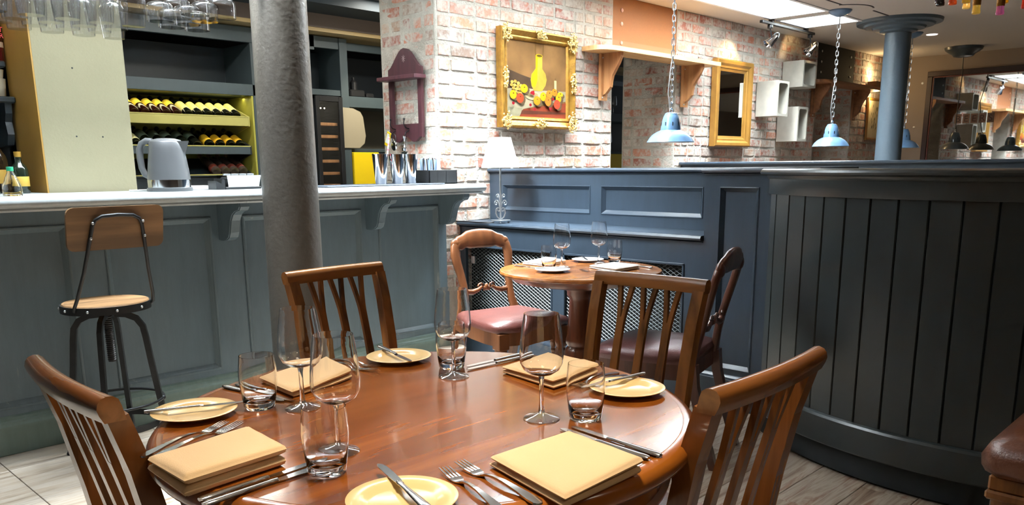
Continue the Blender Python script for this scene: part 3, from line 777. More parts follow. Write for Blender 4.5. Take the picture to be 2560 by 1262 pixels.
for i, (rr, zz, h_) in enumerate(((.046, 1.579, .085), (.042, 1.665, .042))):
    m = MB(); m.lathe([(0, 0), (rr * .8, 0), (rr * .86, .004), (rr, h_), (rr * .93, h_), (rr * .8, .008), (0, .008)], 24)
    tag(m.build('cup', pm('cream_cup', C(212, 202, 178), .4), None, 40, (1.222, 4.68, zz)), ['large cream pot on the lower dark shelf', 'small cream cup stacked on the larger cream pot'][i], 'cup')
bl = [(1.005, 4.30, .27, C(52, 22, 16), C(196, 170, 110), 'dark brown spirit bottle with a buff label on the bar end'),
      (1.075, 4.40, .30, C(28, 36, 24), C(150, 130, 60), 'tall green-black bottle with a mustard label beside the pier'),
      (1.135, 4.46, .27, C(40, 28, 16), C(200, 160, 70), 'brown bottle with an amber neck against the mustard pier'),
      (.955, 4.20, .20, C(86, 54, 26), C(206, 196, 170), 'squat amber bottle with a white label at the bar end'),
      (1.19, 4.36, .19, C(22, 32, 24), C(180, 150, 60), 'short dark bottle with a yellow band next to the pier')]
for x, y, h_, gc, lc, lab in bl:
    r_ = empty('liquor_bottle', (x, y, ZT - .0), label=lab, cat='bottle')
    q = h_ / .3
    MB().lathe([(0, 0), (.034, 0), (.036, .004), (.036, .17 * q), (.03, .195 * q), (.014, .225 * q), (.013, .275 * q), (.015, .276 * q), (.015, .298 * q), (0, .3 * q)], 20).build('bottle_body', pm('liquor_glass', gc, .1, coat=.5), r_, 40)
    MB().lathe([(.0364, .05 * q), (.0367, .051 * q), (.0367, .12 * q), (.0364, .121 * q)], 20).build('paper_label', pm('liquor_label', lc, .6), r_, 40)
    MB().lathe([(.0145, .262 * q), (.0158, .274 * q), (.0158, .301 * q), (0, .302 * q)], 14).build('cap', pm('liquor_cap', C(180, 140, 60), .35, metal=.5), r_, 40)
# bar back counter the bottles stand on (bar top returns behind the pier)
m = MB(); m.box(.2, 1.283, 4.285, 4.62, 1.09, 1.1215, .004); tag(m.build('bar_end_shelf', M['counter']), 'pale shelf extending the bar end beneath the liquor bottles', 'shelf')

# shaker cups, jiggers, caddy
tag(MB().box(2.50, 3.34, 3.80, 4.08, ZT, ZT + .008, .003).build('bar_mat', pm('bar_mat', C(40, 48, 58), .6)), 'thin dark rubber mat along the bar top', 'mat')
ZM = ZT + .0085
for i, (x, y, lab) in enumerate(((2.955, 3.93, 'steel shaker cup nearest the yellow box'), (3.085, 3.94, 'steel shaker cup in the middle of the three'), (3.195, 3.95, 'steel shaker cup nearest the black straw caddy'))):
    m = MB(); m.lathe([(0, .003), (.030, .0), (.032, .006), (.046, .160), (.0475, .172), (.0465, .173), (.0445, .160), (.030, .010), (0, .008)], 30)
    tag(m.build('shaker_cup', M['chrome'], None, 40, (x, y, ZM)), lab, 'cup')
for i, (x, y) in enumerate(((3.02, 4.005), (3.140, 4.01))):
    m = MB(); m.lathe([(.030, 0), (.030, .004), (.010, .075), (.0085, .08), (.011, .086), (.022, .125), (.020, .125), (.008, .088), (0, .086)], 20)
    tag(m.build('jigger', M['steel'], None, 40, (x, y, ZM)), ['tall steel jigger between the first two shaker cups', 'tall steel jigger between the last two shaker cups'][i], 'jigger')
st = empty('drinking_straw', (3.015, 3.955, ZM + .08), label='pink and white striped straw standing among the shaker cups', cat='straw')
m = MB(); m.tube([(0, 0, 0), (.03, 0, .19)], .004, 8); m.build('tube', pm('straw_white', C(240, 226, 226), .4), st)
m = MB()
for kk in range(6): m.tube([(.0025 + .005 * kk, 0, .016 + .0317 * kk), (.0045 + .005 * kk, 0, .028 + .0317 * kk)], .0043, 8)
m.build('stripe', pm('straw_pink', C(206, 96, 110), .4), st)
cd = empty('bar_caddy', (3.415, 3.97, ZT), label='black plastic bar caddy holding straws and napkins', cat='caddy')
m = MB()
m.box(-.115, .115, -.07, .07, 0, .006); m.box(-.115, .115, -.07, -.065, 0, .085, .001); m.box(-.115, .115, .065, .07, 0, .085, .001); m.box(-.115, -.11, -.07, .07, 0, .085, .001); m.box(.11, .115, -.07, .07, 0, .085, .001); m.box(.02, .024, -.07, .07, 0, .085, .001); m.box(-.05, -.046, -.07, .07, 0, .085, .001)
m.build('caddy_body', M['black'], cd)
m = MB()
for kk in range(9): m.box(.03 + .0085 * kk, .0365 + .0085 * kk, -.055, .055, .006, .082)
nb = m.build('napkin_stack', pm('black_napkin', C(52, 56, 72), .8), cd)
sg = pm('blue_straw', C(126, 148, 178), .4)
for kk in range(26):
    x = -.106 + .0040 * kk + random.uniform(-.003, .003); y = random.uniform(-.045, .045)
    m = MB(); m.tube([(x, y, .008), (x + random.uniform(-.01, .01), y, .155 + random.uniform(-.012, .01))], .0036, 6); m.build('straw', sg if kk % 3 else M['black'], cd)
# coat rack on the pier end
rk = empty('key_rack', (CX - .02, 0, 0), label='burgundy wooden key rack with a small shelf on the brick pier', cat='rack')
XR = -.028
def rx(poly, name, t0=0.0, thk=.022):
    m = MB(); m.prism([(XR + t0, y, z) for y, z in poly], (thk, 0, 0)); return m.build(name, M['rack'], rk)
top = [(4.46, 1.785)]
for i in range(13):
    a = i / 12; y = 4.46 - .33 * a
    z = 1.845 + (.125 * (math.sin(PI * a) ** 1.6)); top.append((y, z))
top += [(4.13, 1.785)]
rx(top, 'crest_board')
rx([(4.46, 1.5002), (4.46, 1.7848), (4.425, 1.7848), (4.425, 1.5002)], 'upright'); rx([(4.165, 1.5002), (4.165, 1.7848), (4.13, 1.7848), (4.13, 1.5002)], 'upright')
low = [(4.46, 1.50), (4.13, 1.50), (4.13, 1.415)]
for i in range(1, 16):
    a = i / 16; low.append((4.13 + .33 * a, 1.405 + .020 * math.cos(a * PI * 4)))
low.append((4.46, 1.415)); rx(low, 'hook_board', -.002)
MB().box(XR - .075, XR + .02, 4.10, 4.49, 1.772, 1.796, .003).build('shelf_ledge', M['rack'], rk)
star = pm('scratch_mark', C(170, 150, 150), .6)
m = MB()
for q in range(4):
    a = q * PI / 4; dy, dz = .018 * math.cos(a), .022 * math.sin(a)
    m.ribbon([(XR - .001, 4.295 - dy, 1.905 - dz), (XR - .001, 4.295 + dy, 1.905 + dz)], .002, .0025, (1, 0, 0))
m.build('star_mark', star, rk)
for y in (4.40, 4.26):
    m = MB(); m.tube([(XR - .002, y, 1.47), (XR - .03, y, 1.475), (XR - .045, y, 1.50), (XR - .04, y, 1.525)], .0035, 6); m.tube([(XR - .002, y, 1.46), (XR - .03, y, 1.445), (XR - .04, y, 1.425), (XR - .03, y, 1.405)], .0035, 6); m.sphere((XR - .04, y, 1.53), .007)
    m.build('hook', M['black_iron'], rk, 60)
ky = empty('key_fob', (CX - .085, 4.42, 1.452), label='yellow and white key tag hanging from the rack hook', cat='key tag')
m = MB(); m.box(-.004, .004, -.022, .022, -.095, .0, .003); m.here(); m.build('yellow_tag', M['yellow'], ky)
m = MB(); m.box(-.006, -.0035, -.013, .013, -.075, -.012, .001); m.build('white_card', M['white'], ky)
ky.rotation_euler = (math.radians(24), 0, 0)
kb = empty('bottle_opener', (CX - .085, 4.375, 1.425), label='round steel opener on a black loop under the key tag', cat='opener')
MB().sphere((0, 0, -.06), .03, 14, 10, .4, 1, 1.1).build('steel_disc', M['chrome'], kb, 60)
m = MB(); m.tube([(0, .02 * math.cos(a_ * PI / 6), -.015 + .03 * math.sin(a_ * PI / 6)) for a_ in range(12)], .003, 6, True); m.build('loop', M['black'], kb, 60)
kc = empty('corkscrew', (CX - .092, 4.26, 1.425), label='chrome corkscrew hanging from the second rack hook', cat='corkscrew')
m = MB(); m.lathe([(0, -.10), (.016, -.095), (.018, -.08), (.006, -.07), (.005, -.02), (.012, -.012), (.012, 0), (0, .002)], 14); m.build('body', M['chrome'], kc, 50)
m = MB(); m.box(-.006, .006, -.03, .03, -.115, -.10, .003); m.build('lever', M['chrome'], kc)

# ---- hanging wine glasses above the bar end
gr = empty('glass_rack', label='dark hanging glass rack above the bar end', cat='glass rack')
for y in (3.28, 3.40, 3.52, 3.64, 3.76): MB().box(.3, 1.95, y - .012, y + .012, 1.992, 2.002, .002).build('rail', M['steel'], gr)
for x in (.34, 1.92): MB().box(x, x + .02, 3.24, 3.80, 2.012, 2.03).build('crossbar', M['black_iron'], gr)
for x in (.36, 1.92):
    for y in (3.26, 3.78):
        m = MB(); m.tube([(x, y, 2.02), (x, y, ZC)], .008, 8); m.build('drop_rod', M['black_iron'], gr)
def glass_prof(bowl, rim, bh, stem, foot, th=.0012):
    """stemmed glass standing on z=0: closed outline of a thin shell"""
    z0 = .012 + stem
    out = [(0, 0), (foot, 0), (foot, .0022), (foot * .55, .006), (.0062, .014), (.0045, .03), (.0042, z0 - .012), (.0065, z0)]
    N = 9
    for i in range(1, N + 1):
        a = i / N
        if a < .42: r = bowl * math.sin(PI / 2 * min(1, (a / .42)) ** .8) if a > 0 else 0
        else: r = bowl + (rim - bowl) * ((a - .42) / .58) ** 1.5
        out.append((max(r, .0065), z0 + bh * (1 - math.cos(PI / 2 * min(a / .42, 1))) * .30 if a < .42 else z0 + bh * (.30 + .70 * (a - .42) / .58)))
    inn = []
    for r, z in reversed(out[8:]): inn.append((max(r - th, .0), z + (.0 if r > bowl * .8 else th)))
    inn[0] = (out[-1][0] - th * .7, out[-1][1])
    inn.append((0, z0 + .006))
    return out + inn
def shell_prof(bowl, rim, bh, stem, foot):
    return [q for q in glass_prof(bowl, rim, bh, stem, foot, .0) if True][:17]
WP = glass_prof(.0425, .0335, .120, .075, .0355)
W_BOWL = MB().lathe([(0, WP[7][1] - .001)] + WP[7:], 36).mesh('bowl', M['glass'], 50)
W_STEM = MB().lathe([(0, .0125), (.0064, .0125), (.0045, .03), (.0042, WP[6][1]), (.0062, WP[7][1] - .0012), (0, WP[7][1] - .0012)], 16).mesh('stem', M['glass'], 50)
W_FOOT = MB().lathe([(.0355, .0012), (.034, .003), (.019, .0065), (.0064, .0122)], 36).mesh('foot', M['rack_glass'], 60)
GB = MB().lathe(shell_prof(.050, .041, .150, .085, .038), 26).mesh('wine_glass', M['rack_glass'], 50)
GC_ = MB().lathe(shell_prof(.054, .0535, .080, .085, .038), 26).mesh('coupe_glass', M['rack_glass'], 50)
hang = 'clear wine glass hanging upside down from the rack above the bar'
n_h = 0
for iy, y in enumerate((3.34, 3.46, 3.58, 3.70)):
    for ix in range(8):
        x = .66 + ix * .118 + iy * .04 + (iy % 2) * .059
        if x > 1.44 - .0: continue
        o = inst('wine_glass', GB, None, (x, y, 2.0115), (PI, 0, random.uniform(0, 6)))
        tag(o, hang, 'glass', 'wine glasses hanging above the bar'); n_h += 1
for iy, y in enumerate((3.34, 3.46, 3.58, 3.70)):
    for ix in range(4):
        x = 1.50 + ix * .118 + iy * .04 + (iy % 2) * .059
        if x > 1.80: continue
        if x < 1.565: continue
        o = inst('coupe_glass', GC_, None, (x, y, 2.0115), (PI, 0, random.uniform(0, 6)))
        tag(o, 'wide clear coupe glass hanging at the column end of the rack', 'glass', 'coupe glasses hanging above the bar')

# ---- bar stool
sl = empty('bar_stool', (1.262, 3.655, 0), math.radians(0), label='industrial bar stool with wooden seat and back on a black iron frame', cat='stool')
ZS = .672
MB().lathe([(0, ZS - .012), (.170, ZS - .012), (.172, ZS), (.168, ZS + .006), (0, ZS + .007)], 40).build('seat', M['stool_wood'], sl, 40)
MB().lathe([(.1725, ZS - .030), (.178, ZS - .030), (.178, ZS + .002), (.1725, ZS + .002)], 40, closed=True).build('seat_band', M['black_iron'], sl, 40)
for kk in range(10):
    a = kk * PI / 5 + .2; MB().sphere((.179 * math.cos(a), .179 * math.sin(a), ZS - .014), .006, 8, 6).build('rivet', M['steel'], sl, 60)
MB().box(-.03, .03, -.03, .03, ZS - .05, ZS - .03).build('seat_plate', M['black_iron'], sl)
m = MB(); m.lathe([(.016, ZS - .26), (.016, ZS - .03)], 14)
for kk in range(22): m.lathe([(.016, ZS - .255 + kk * .009), (.0185, ZS - .2515 + kk * .009), (.016, ZS - .248 + kk * .009)], 14)
m.build('threaded_screw', M['black'], sl, 30)
AO = math.radians(56)
for kk in range(4):
    a = AO + kk * PI / 2; ca, sa = math.cos(a), math.sin(a)
    pr = [(.03, ZS - .052), (.075, ZS - .056), (.115, ZS - .075), (.138, ZS - .11), (.146, ZS - .16), (.158, ZS - .27), (.186, .18), (.210, .012)]
    m = MB(); m.ribbon([(r * ca, r * sa, z) for r, z in pr], .020, .024, (-sa, ca, 0)); lg = m.build('leg', M['black_iron'], sl)
    MB().lathe([(.016, 0), (.017, .008), (.010, .018), (0, .02)], 12, (.212 * ca, .212 * sa, 0)).build('foot', M['black_iron'], lg, 40)
    MB().sphere((.193 * ca, .193 * sa, .235), .010, 10, 8).build('joint_ball', M['black_iron'], lg, 60)
m = MB(); m.tube([(.192 * math.cos(i * PI / 20), .192 * math.sin(i * PI / 20), .235) for i in range(40)], .006, 8, True); m.build('foot_ring', M['black_iron'], sl, 60)
m = MB(); m.lathe([(.168, .118), (.172, .118), (.170, .145), (.166, .145)], 40, closed=True); m.build('lower_hoop', M['black_iron'], sl, 40)
bp = [(-.155, -.085, ZS - .012), (-.160, -.10, ZS + .0), (-.152, -.125, ZS + .04), (-.128, -.165, ZS + .15), (-.108, -.205, ZS + .27), (-.096, -.226, ZS + .34), (-.085, -.232, ZS + .362), (-.06, -.237, ZS + .376), (0, -.241, ZS + .380)]
bp += [(-x, y, z) for x, y, z in reversed(bp[:-1])]
m = MB(); m.tube(bp, .0075, 8); m.build('back_tube', M['black_iron'], sl, 60)
def backpanel():
    rings = []
    N = 14
    W_, H_ = .188, .086
    cz = ZS + .327
    def outline(t_):
        pts = []
        rr = .028
        for cx_, cz_, a0 in ((W_ - rr, H_ - rr, 0), (-(W_ - rr), H_ - rr, PI / 2), (-(W_ - rr), -(H_ - rr), PI), (W_ - rr, -(H_ - rr), 1.5 * PI)):
            for q in range(5):
                a = a0 + q * PI / 8; pts.append((cx_ + rr * math.cos(a), cz_ + rr * math.sin(a)))
        return pts
    pts = outline(0); vs = []; n = len(pts)
    grid = []
    for t_ in (0, .014):
        for x, z in pts: vs.append((x, -.216 + t_ - .20 * (.182 ** 2 - x * x) * -1 * -.35 + (-(z + cz - ZS - .34)) * .22, cz + z))
    fs = [tuple(range(n)), tuple(range(2 * n - 1, n - 1, -1))] + [(i, (i + 1) % n, n + (i + 1) % n, n + i) for i in range(n)]
    return MB().add(vs, fs)
backpanel().build('backrest', M['stool_wood'], sl)
for x in (-.105, .105):
    for z in (ZS + .29, ZS + .35): MB().sphere((x * (1.0 if z < ZS + .3 else .93), -.212 - (z - ZS - .25) * .25, z), .006, 8, 6).build('bolt', M['steel'], sl, 60)
# ================================================================== PANELLED PARTITION (along Y)
XF, XB = 3.66, 3.944
bo = empty('booth_partition', label='dark blue-grey panelled partition with a deep shelf and wire grilles', cat='partition')
YR, YL = 1.60, 4.03          # right and left ends
YP = 2.19                    # left edge of the full-height post
nv = M['navy']
def bx(name, x0, x1, y0, y1, z0, z1, b_=.002, par=None, mat=None): return MB().box(x0, x1, y0, y1, z0, z1, b_).build(name, mat or nv, par or bo)
# upper back: frame + two recessed panels
b = MB()
b.box(XB, XB + .03, YP, YL, 1.107, 1.19); b.box(XB, XB + .03, YP, YL, .86, .940)
b.box(XB, XB + .03, 3.905, YL, .94, 1.107); b.box(XB, XB + .03, 3.073, 3.158, .94, 1.107); b.box(XB, XB + .03, YP, 2.375, .94, 1.107)
b.build('back_frame', nv, bo)
for y0, y1 in ((3.158, 3.905), (2.375, 3.073)):
    p_ = bx('back_panel', XB + .018, XB + .03, y0, y1, .94, 1.107)
    raised_moulding('panel_moulding', nv, p_, 'y', y0 - .002, y1 + .002, .938, 1.109, .026, [(0, XB + .001), (0, XB - .003), (.2, XB - .004), (.36, XB + .001), (.7, XB + .010), (1, XB + .0175), (.5, XB + .0179)])
bx('back_board', XB + .03, XB + .05, YR, YL, 0, 1.19)
def nosing(name, x0, x1, y0, y1, ztop, thk, par=bo):
    m = MB(); m.box(x0 + .012, x1, y0, y1, ztop - thk, ztop)
    rings = []
    pr = [(x0 + .014, ztop - thk), (x0 + .005, ztop - thk + .003), (x0, ztop - thk * .5), (x0 + .005, ztop - .003), (x0 + .014, ztop)]
    m.prism([(x, y0, z) for x, z in pr], (0, y1 - y0, 0))
    return m.build(name, nv, par, 40)
nosing('ledge', XB - .025, XB + .13, YP, YL, 1.212, .024)
nosing('ledge_step', XB - .012, XB + .12, YP, YL, 1.190, .012)
# shelf
nosing('deep_shelf', XF - .028, XB + .01, YP + .005, YL, .874, .026)
nosing('shelf_step', XF - .010, XB, YP + .005, YL, .848, .012)
# lower front with two grilles
G1 = (3.215, 3.985); G2 = (2.30, 3.125); GZ = (.235, .722)
b = MB()
b.box(XF, XF + .03, YP, YL, GZ[1], .848); b.box(XF, XF + .03, YP, YL, .17, GZ[0])
b.box(XF, XF + .03, G1[1], YL, GZ[0], GZ[1]); b.box(XF, XF + .03, G2[1], G1[0], GZ[0], GZ[1]); b.box(XF, XF + .03, YP, G2[0], GZ[0], GZ[1])
b.build('grille_frame', nv, bo)
bx('dark_backing', XF + .10, XF + .11, YP, YL, .02, .84, 0, None, M['plinth'])  # near-black sheet standing in for the shade behind the wire mesh
gm = pm('grille_metal', C(116, 124, 125), .4, metal=.5)
for y0, y1 in (G1, G2):
    m = MB(); cw, ch = .038, .0108; n_y = int((y1 - y0) / cw) + 1; n_z = int((GZ[1] - GZ[0]) / ch)
    xm = XF + .022
    for r in range(n_z + 1):
        z = GZ[0] + r * ch; s_ = 1 if r % 2 else -1
        prev = None
        for c in range(2 * n_y + 1):
            y = y0 + c * cw / 2
            if y > y1: break
            zz = z + (ch if (c + r) % 2 else 0.0)
            if prev:
                (py, pz) = prev; w2 = .0013
                m.add([(xm - .003, py, pz - w2), (xm - .003, y, zz - w2), (xm - .001, y, zz + w2), (xm - .001, py, pz + w2), (xm + .001, py, pz - w2), (xm + .001, y, zz - w2)], [(0, 1, 2, 3), (0, 4, 5, 1)])
            prev = (y, zz)
    o = m.build('wire_mesh', gm, bo); o['kind'] = 'stuff'
    m = MB()
    for d, t_ in ((-.002, .012),):
        m.box(XF - .006, XF + .004, y0 + d, y1 - d, GZ[0] + d, GZ[0] + d + t_, .002); m.box(XF - .006, XF + .004, y0 + d, y1 - d, GZ[1] - d - t_, GZ[1] - d, .002)
        m.box(XF - .006, XF + .004, y0 + d, y0 + d + t_, GZ[0] + d, GZ[1] - d, .002); m.box(XF - .006, XF + .004, y1 - d - t_, y1 - d, GZ[0] + d, GZ[1] - d, .002)
    m.build('grille_moulding', nv, bo)
MB().box(XF + .008, XF + .03, 3.905, 3.935, .60, .65, .003).build('latch_plate', M['steel'], bo)
# full height post with one recessed panel
b = MB(); PZ0, PZ1 = .205, 1.118
b.box(XF, XB + .05, YR, YP, PZ1, 1.19); b.box(XF, XB + .05, YR, YP, .16, PZ0); b.box(XF, XB + .05, 2.108, YP, PZ0, PZ1); b.box(XF, XB + .05, YR, 1.90, PZ0, PZ1)
b.build('post_frame', nv, bo)
p_ = bx('post_panel', XF + .018, XF + .03, 1.90, 2.108, PZ0, PZ1)
raised_moulding('panel_moulding', nv, p_, 'y', 1.898, 2.110, PZ0 - .002, PZ1 + .002, .024, [(0, XF + .001), (0, XF - .003), (.2, XF - .004), (.36, XF + .001), (.7, XF + .010), (1, XF + .0175), (.5, XF + .0179)])
nosing('post_ledge', XF - .03, XB + .13, YR, YP + .012, 1.212, .024); nosing('post_ledge_step', XF - .015, XB + .12, YR, YP + .006, 1.190, .012)
bx('skirting', XF - .018, XF + .01, YR, YL, 0, .155, .003)
m = MB(); m.prism([(XF - .018, YR, .155), (XF - .014, YR, .164), (XF - .006, YR, .172), (XF, YR, .176), (XF + .005, YR, .155)], (0, YL - YR, 0)); m.build('skirting_moulding', nv, bo)

# ================================================================== CURVED PARTITION
CCX, CCY, CR = 4.413, .842, 1.335
cu = empty('curved_partition', (CCX, CCY, 0), label='dark curved partition clad in vertical boards', cat='partition')
ch_ = M['charcoal']
A0, A1 = math.radians(139.6), math.radians(222)
def arc(name, prof, a0=A0, a1=A1, n=60, mat=None, sm=30):
    return MB().lathe(prof, n, (0, 0, 0), True, a0, a1).build(name, mat or ch_, cu, sm)
st_ = math.radians(4.72)
ed = [A0] + [math.radians(142.15) + st_ * k_ for k_ in range(18)]
ed = [e for e in ed if e < A1 - .01] + [A1]
for i in range(len(ed) - 1):
    a, c = ed[i] + .0012, ed[i + 1] - .0012
    e = .0025
    m = MB(); n = 3
    rings = []
    for q in ((a, CR - .004), (a + e, CR), (c - e, CR), (c, CR - .004)):
        rings.append([(q[1] * math.cos(q[0]), q[1] * math.sin(q[0]), z) for z in (.225, 1.105)] + [((CR - .018) * math.cos(q[0]), (CR - .018) * math.sin(q[0]), z) for z in (1.105, .225)])
    m.loft(rings); m.build('board', ch_, cu)
arc('core', [(CR - .06, .01), (CR - .014, .01), (CR - .014, 1.19), (CR - .06, 1.19)], mat=M['plinth'])
arc('frieze', [(CR - .03, 1.10), (CR + .008, 1.10), (CR + .010, 1.104), (CR + .010, 1.17), (CR - .03, 1.17)])
arc('skirting', [(CR - .05, .112), (CR + .016, .112), (CR + .020, .118), (CR + .020, .222), (CR + .014, .231), (CR + .004, .235), (CR - .05, .235)])
arc('toe_kick', [(CR - .10, 0), (CR - .072, 0), (CR - .072, .113), (CR - .10, .113)])
arc('cap_moulding', [(CR - .04, 1.165), (CR + .014, 1.165), (CR + .020, 1.172), (CR + .022, 1.180), (CR - .04, 1.180)])
arc('cap', [(CR - .22, 1.180), (CR + .030, 1.180), (CR + .038, 1.186), (CR + .040, 1.194), (CR + .036, 1.203), (CR + .026, 1.208), (CR - .22, 1.208)], math.radians(138.2), A1)
arc('inner_face', [(CR - .20, 0), (CR - .18, 0), (CR - .18, 1.18), (CR - .20, 1.18)])

# ================================================================== FAR PARTITION behind the booth
fp = empty('seat_back_partition', label='low dark partition with a pale topped ledge beneath the hanging lamps', cat='partition')
MB().box(6.30, 6.42, .9, 4.03, 0, 1.225).build('panel', nv, fp)
MB().box(6.26, 6.46, .88, 4.03, 1.225, 1.248, .006).build('ledge', nv, fp)
MB().box(6.42, 6.95, .9, 4.0, 0, .45).build('bench_box', nv, fp)
MB().box(6.42, 6.95, .9, 4.0, .45, .53, .02).build('bench_cushion', M['leather_brown'], fp)
# ================================================================== PICTURE, SHELVES, MIRRORS, LAMPS
# ---- still life painting in a gilt frame
pt = empty('painting', (0, YW - .018, 0), label='still life of a yellow jug and fruit in an ornate gilt frame', cat='painting')
PX0, PX1, PZ0_, PZ1_ = 4.005, 4.765, 1.485, 2.130
IX0, IX1, IZ0, IZ1 = 4.080, 4.690, 1.562, 2.058
def mitred(name, o, i, steps, mat, par, flare=None):
    """frame of four mitred bars; steps = list of (t 0..1 from outer to inner, y)"""
    m = MB(); rings = []
    for t_, y in steps:
        x0 = o[0] + (i[0] - o[0]) * t_; x1 = o[1] + (i[1] - o[1]) * t_; z0 = o[2] + (i[2] - o[2]) * t_; z1 = o[3] + (i[3] - o[3]) * t_
        rings.append([(x0, y, z0), (x1, y, z0), (x1, y, z1), (x0, y, z1)])
    m.loft(rings, False, True); return m.build(name, mat, par)
mitred('frame_moulding', (PX0, PX1, PZ0_, PZ1_), (IX0, IX1, IZ0, IZ1), [(0, 0), (0, -.045), (.06, -.058), (.2, -.060), (.45, -.044), (.62, -.036), (.75, -.040), (.9, -.036), (1, -.024), (1, 0)], M['gold'], pt)
canv = MB().box(IX0 - .005, IX1 + .005, -.022, -.010, IZ0 - .005, IZ1 + .005).build('canvas', pm('painting_ground', C(96, 68, 38), .9, spec=.1, var=.35, vscale=5), pt)
CW, CH = IX1 - IX0, IZ1 - IZ0
def cpt(u, v): return (IX0 + u * CW, IZ0 + v * CH)
lay = [0.0225]
def daub(name, poly, col, var=.15, vs=14):
    lay[0] += .00022
    m = MB(); m.prism([(cpt(u, v)[0], -lay[0], cpt(u, v)[1]) for u, v in poly], (0, .0002, 0))
    return m.build(name, pm('paint_' + name, tuple(v ** 1.3 * .6 for v in col[:3]) + (1,), .9, spec=.1, var=var, vscale=vs), canv)
def ell(cx, cy, rx, ry, n=18, a0=0, a1=2 * PI): return [(cx + rx * math.cos(a0 + (a1 - a0) * i / n), cy + ry * math.sin(a0 + (a1 - a0) * i / n)) for i in range(n)]
daub('dark_ground', [(0, .62), (.22, .56), (.5, .5), (.62, .36), (0, .36)], C(98, 78, 60), .25, 6)
daub('tablecloth', [(0, .36), (.25, .39), (.6, .37), (1, .38), (1, .24), (.64, .19), (.26, .10), (.2, 0), (0, 0)], C(186, 176, 150), .12, 8)
daub('cloth_fold', [(0, .12), (.25, .11), (.19, 0), (0, 0)], C(170, 164, 138), .2, 20)
daub('painted_table', [(.2, 0), (.27, .10), (1, .22), (1, 0)], C(156, 82, 56), .15, 8)
daub('painted_table_edge', [(.22, .03), (.24, .085), (1, .085), (1, .06)], C(116, 72, 54), .15, 8)
jug = [(.47, .83), (.47, .66), (.40, .58), (.385, .50), (.40, .42), (.44, .36), (.58, .36), (.64, .44), (.66, .52), (.64, .60), (.585, .66), (.585, .83)]
daub('jug', jug, C(196, 176, 84), .25, 9)
daub('jug_lit_side', [(.475, .82), (.475, .655), (.41, .575), (.395, .50), (.41, .42), (.46, .40), (.50, .5), (.50, .62), (.51, .82)], C(236, 206, 36), .12, 9)
daub('jug_mouth', ell(.528, .83, .062, .025), C(206, 176, 30)); daub('jug_hollow', ell(.535, .832, .045, .016), C(110, 90, 30))
for a_ in (0, 1): daub('jug_handle', [(.47 + .12 * a_, .83), (.462 + .135 * a_, .90), (.468 + .135 * a_, .99), (.473 + .135 * a_, .99), (.467 + .135 * a_, .90), (.475 + .12 * a_, .83)], C(120, 96, 40))
daub('candle', [(.79, .34), (.79, .52), (.83, .52), (.83, .34)], C(226, 214, 160)); daub('wick', [(.808, .52), (.806, .55), (.812, .55)], C(90, 70, 40))
daub('dish', ell(.42, .29, .13, .06), C(216, 200, 160)); daub('dish_hollow', ell(.41, .30, .10, .035), C(176, 156, 120))
for i, (u, v) in enumerate([(.08, .45), (.13, .46), (.18, .44), (.07, .41), (.12, .41), (.17, .40), (.22, .41), (.10, .37), (.15, .36), (.20, .36), (.13, .32), (.18, .31), (.21, .31), (.16, .28)]):
    daub('grape', ell(u, v, .026, .022, 10), C(190, 160, 84) if i % 2 else C(206, 178, 104))
fruit = [(.27, .375, .06, .058, C(240, 190, 40)), (.09, .285, .055, .06, C(236, 184, 40)), (.20, .245, .06, .066, C(226, 92, 54)), (.48, .225, .058, .062, C(226, 156, 44)), (.585, .285, .052, .06, C(240, 186, 40)),
         (.69, .325, .055, .055, C(214, 150, 62)), (.78, .355, .05, .05, C(222, 146, 54)), (.88, .33, .05, .035, C(226, 190, 50)), (.85, .275, .05, .06, C(236, 176, 40)), (.665, .225, .055, .065, C(224, 140, 60)), (.82, .19, .055, .066, C(226, 88, 60))]
for u, v, a_, c_, col in fruit:
    daub('fruit_shadow', ell(u + .03, v - .02, a_, c_, 14), C(120, 100, 74)); daub('fruit', ell(u, v, a_, c_, 16), col); daub('fruit_dot', ell(u + .005, v + c_ * .3, .012, .008, 8), C(120, 80, 40))
for u, v in ((.38, .325), (.41, .315), (.08, .17), (.36, .16), (.43, .105), (.70, .125), (.745, .26), (.405, .335)): daub('cherry', ell(u, v, .022, .021, 10), C(160, 34, 50))
def ornament(cx, cz, n, sx, sz, seed):
    rnd = random.Random(seed); m = MB()
    for _ in range(n * 3):
        a = rnd.uniform(0, 2 * PI); r = rnd.random() ** .6
        m.sphere((cx + sx * r * math.cos(a), -.058 - rnd.uniform(0, .010), cz + sz * r * math.sin(a)), rnd.uniform(.004, .010), 7, 5, 1, .7, 1)
    for s_ in (-1, 1):
        pts = [(cx + s_ * sx * (.3 + .5 * t_ / 8) * math.cos(t_ * .7), -.064, cz + sz * (.3 + .5 * t_ / 8) * math.sin(t_ * .7)) for t_ in range(9)]
        m.tube(pts, .0055, 6)
    return m.build('ornament', M['gold_pale'], pt, 60)
cxm, czm = (PX0 + PX1) / 2, (PZ0_ + PZ1_) / 2
for i, (x, z, n, a_, c_) in enumerate(((PX0 + .04, PZ1_ - .04, 16, .05, .06), (PX1 - .04, PZ1_ - .05, 20, .055, .075), (PX0 + .04, PZ0_ + .045, 16, .05, .06), (PX1 - .04, PZ0_ + .05, 20, .055, .075), (cxm, PZ1_ - .025, 14, .065, .03), (cxm, PZ0_ + .03, 14, .065, .032), (PX0 + .03, czm, 14, .026, .075), (PX1 - .03, czm, 16, .034, .085))): ornament(x, z, n, a_, c_, i)

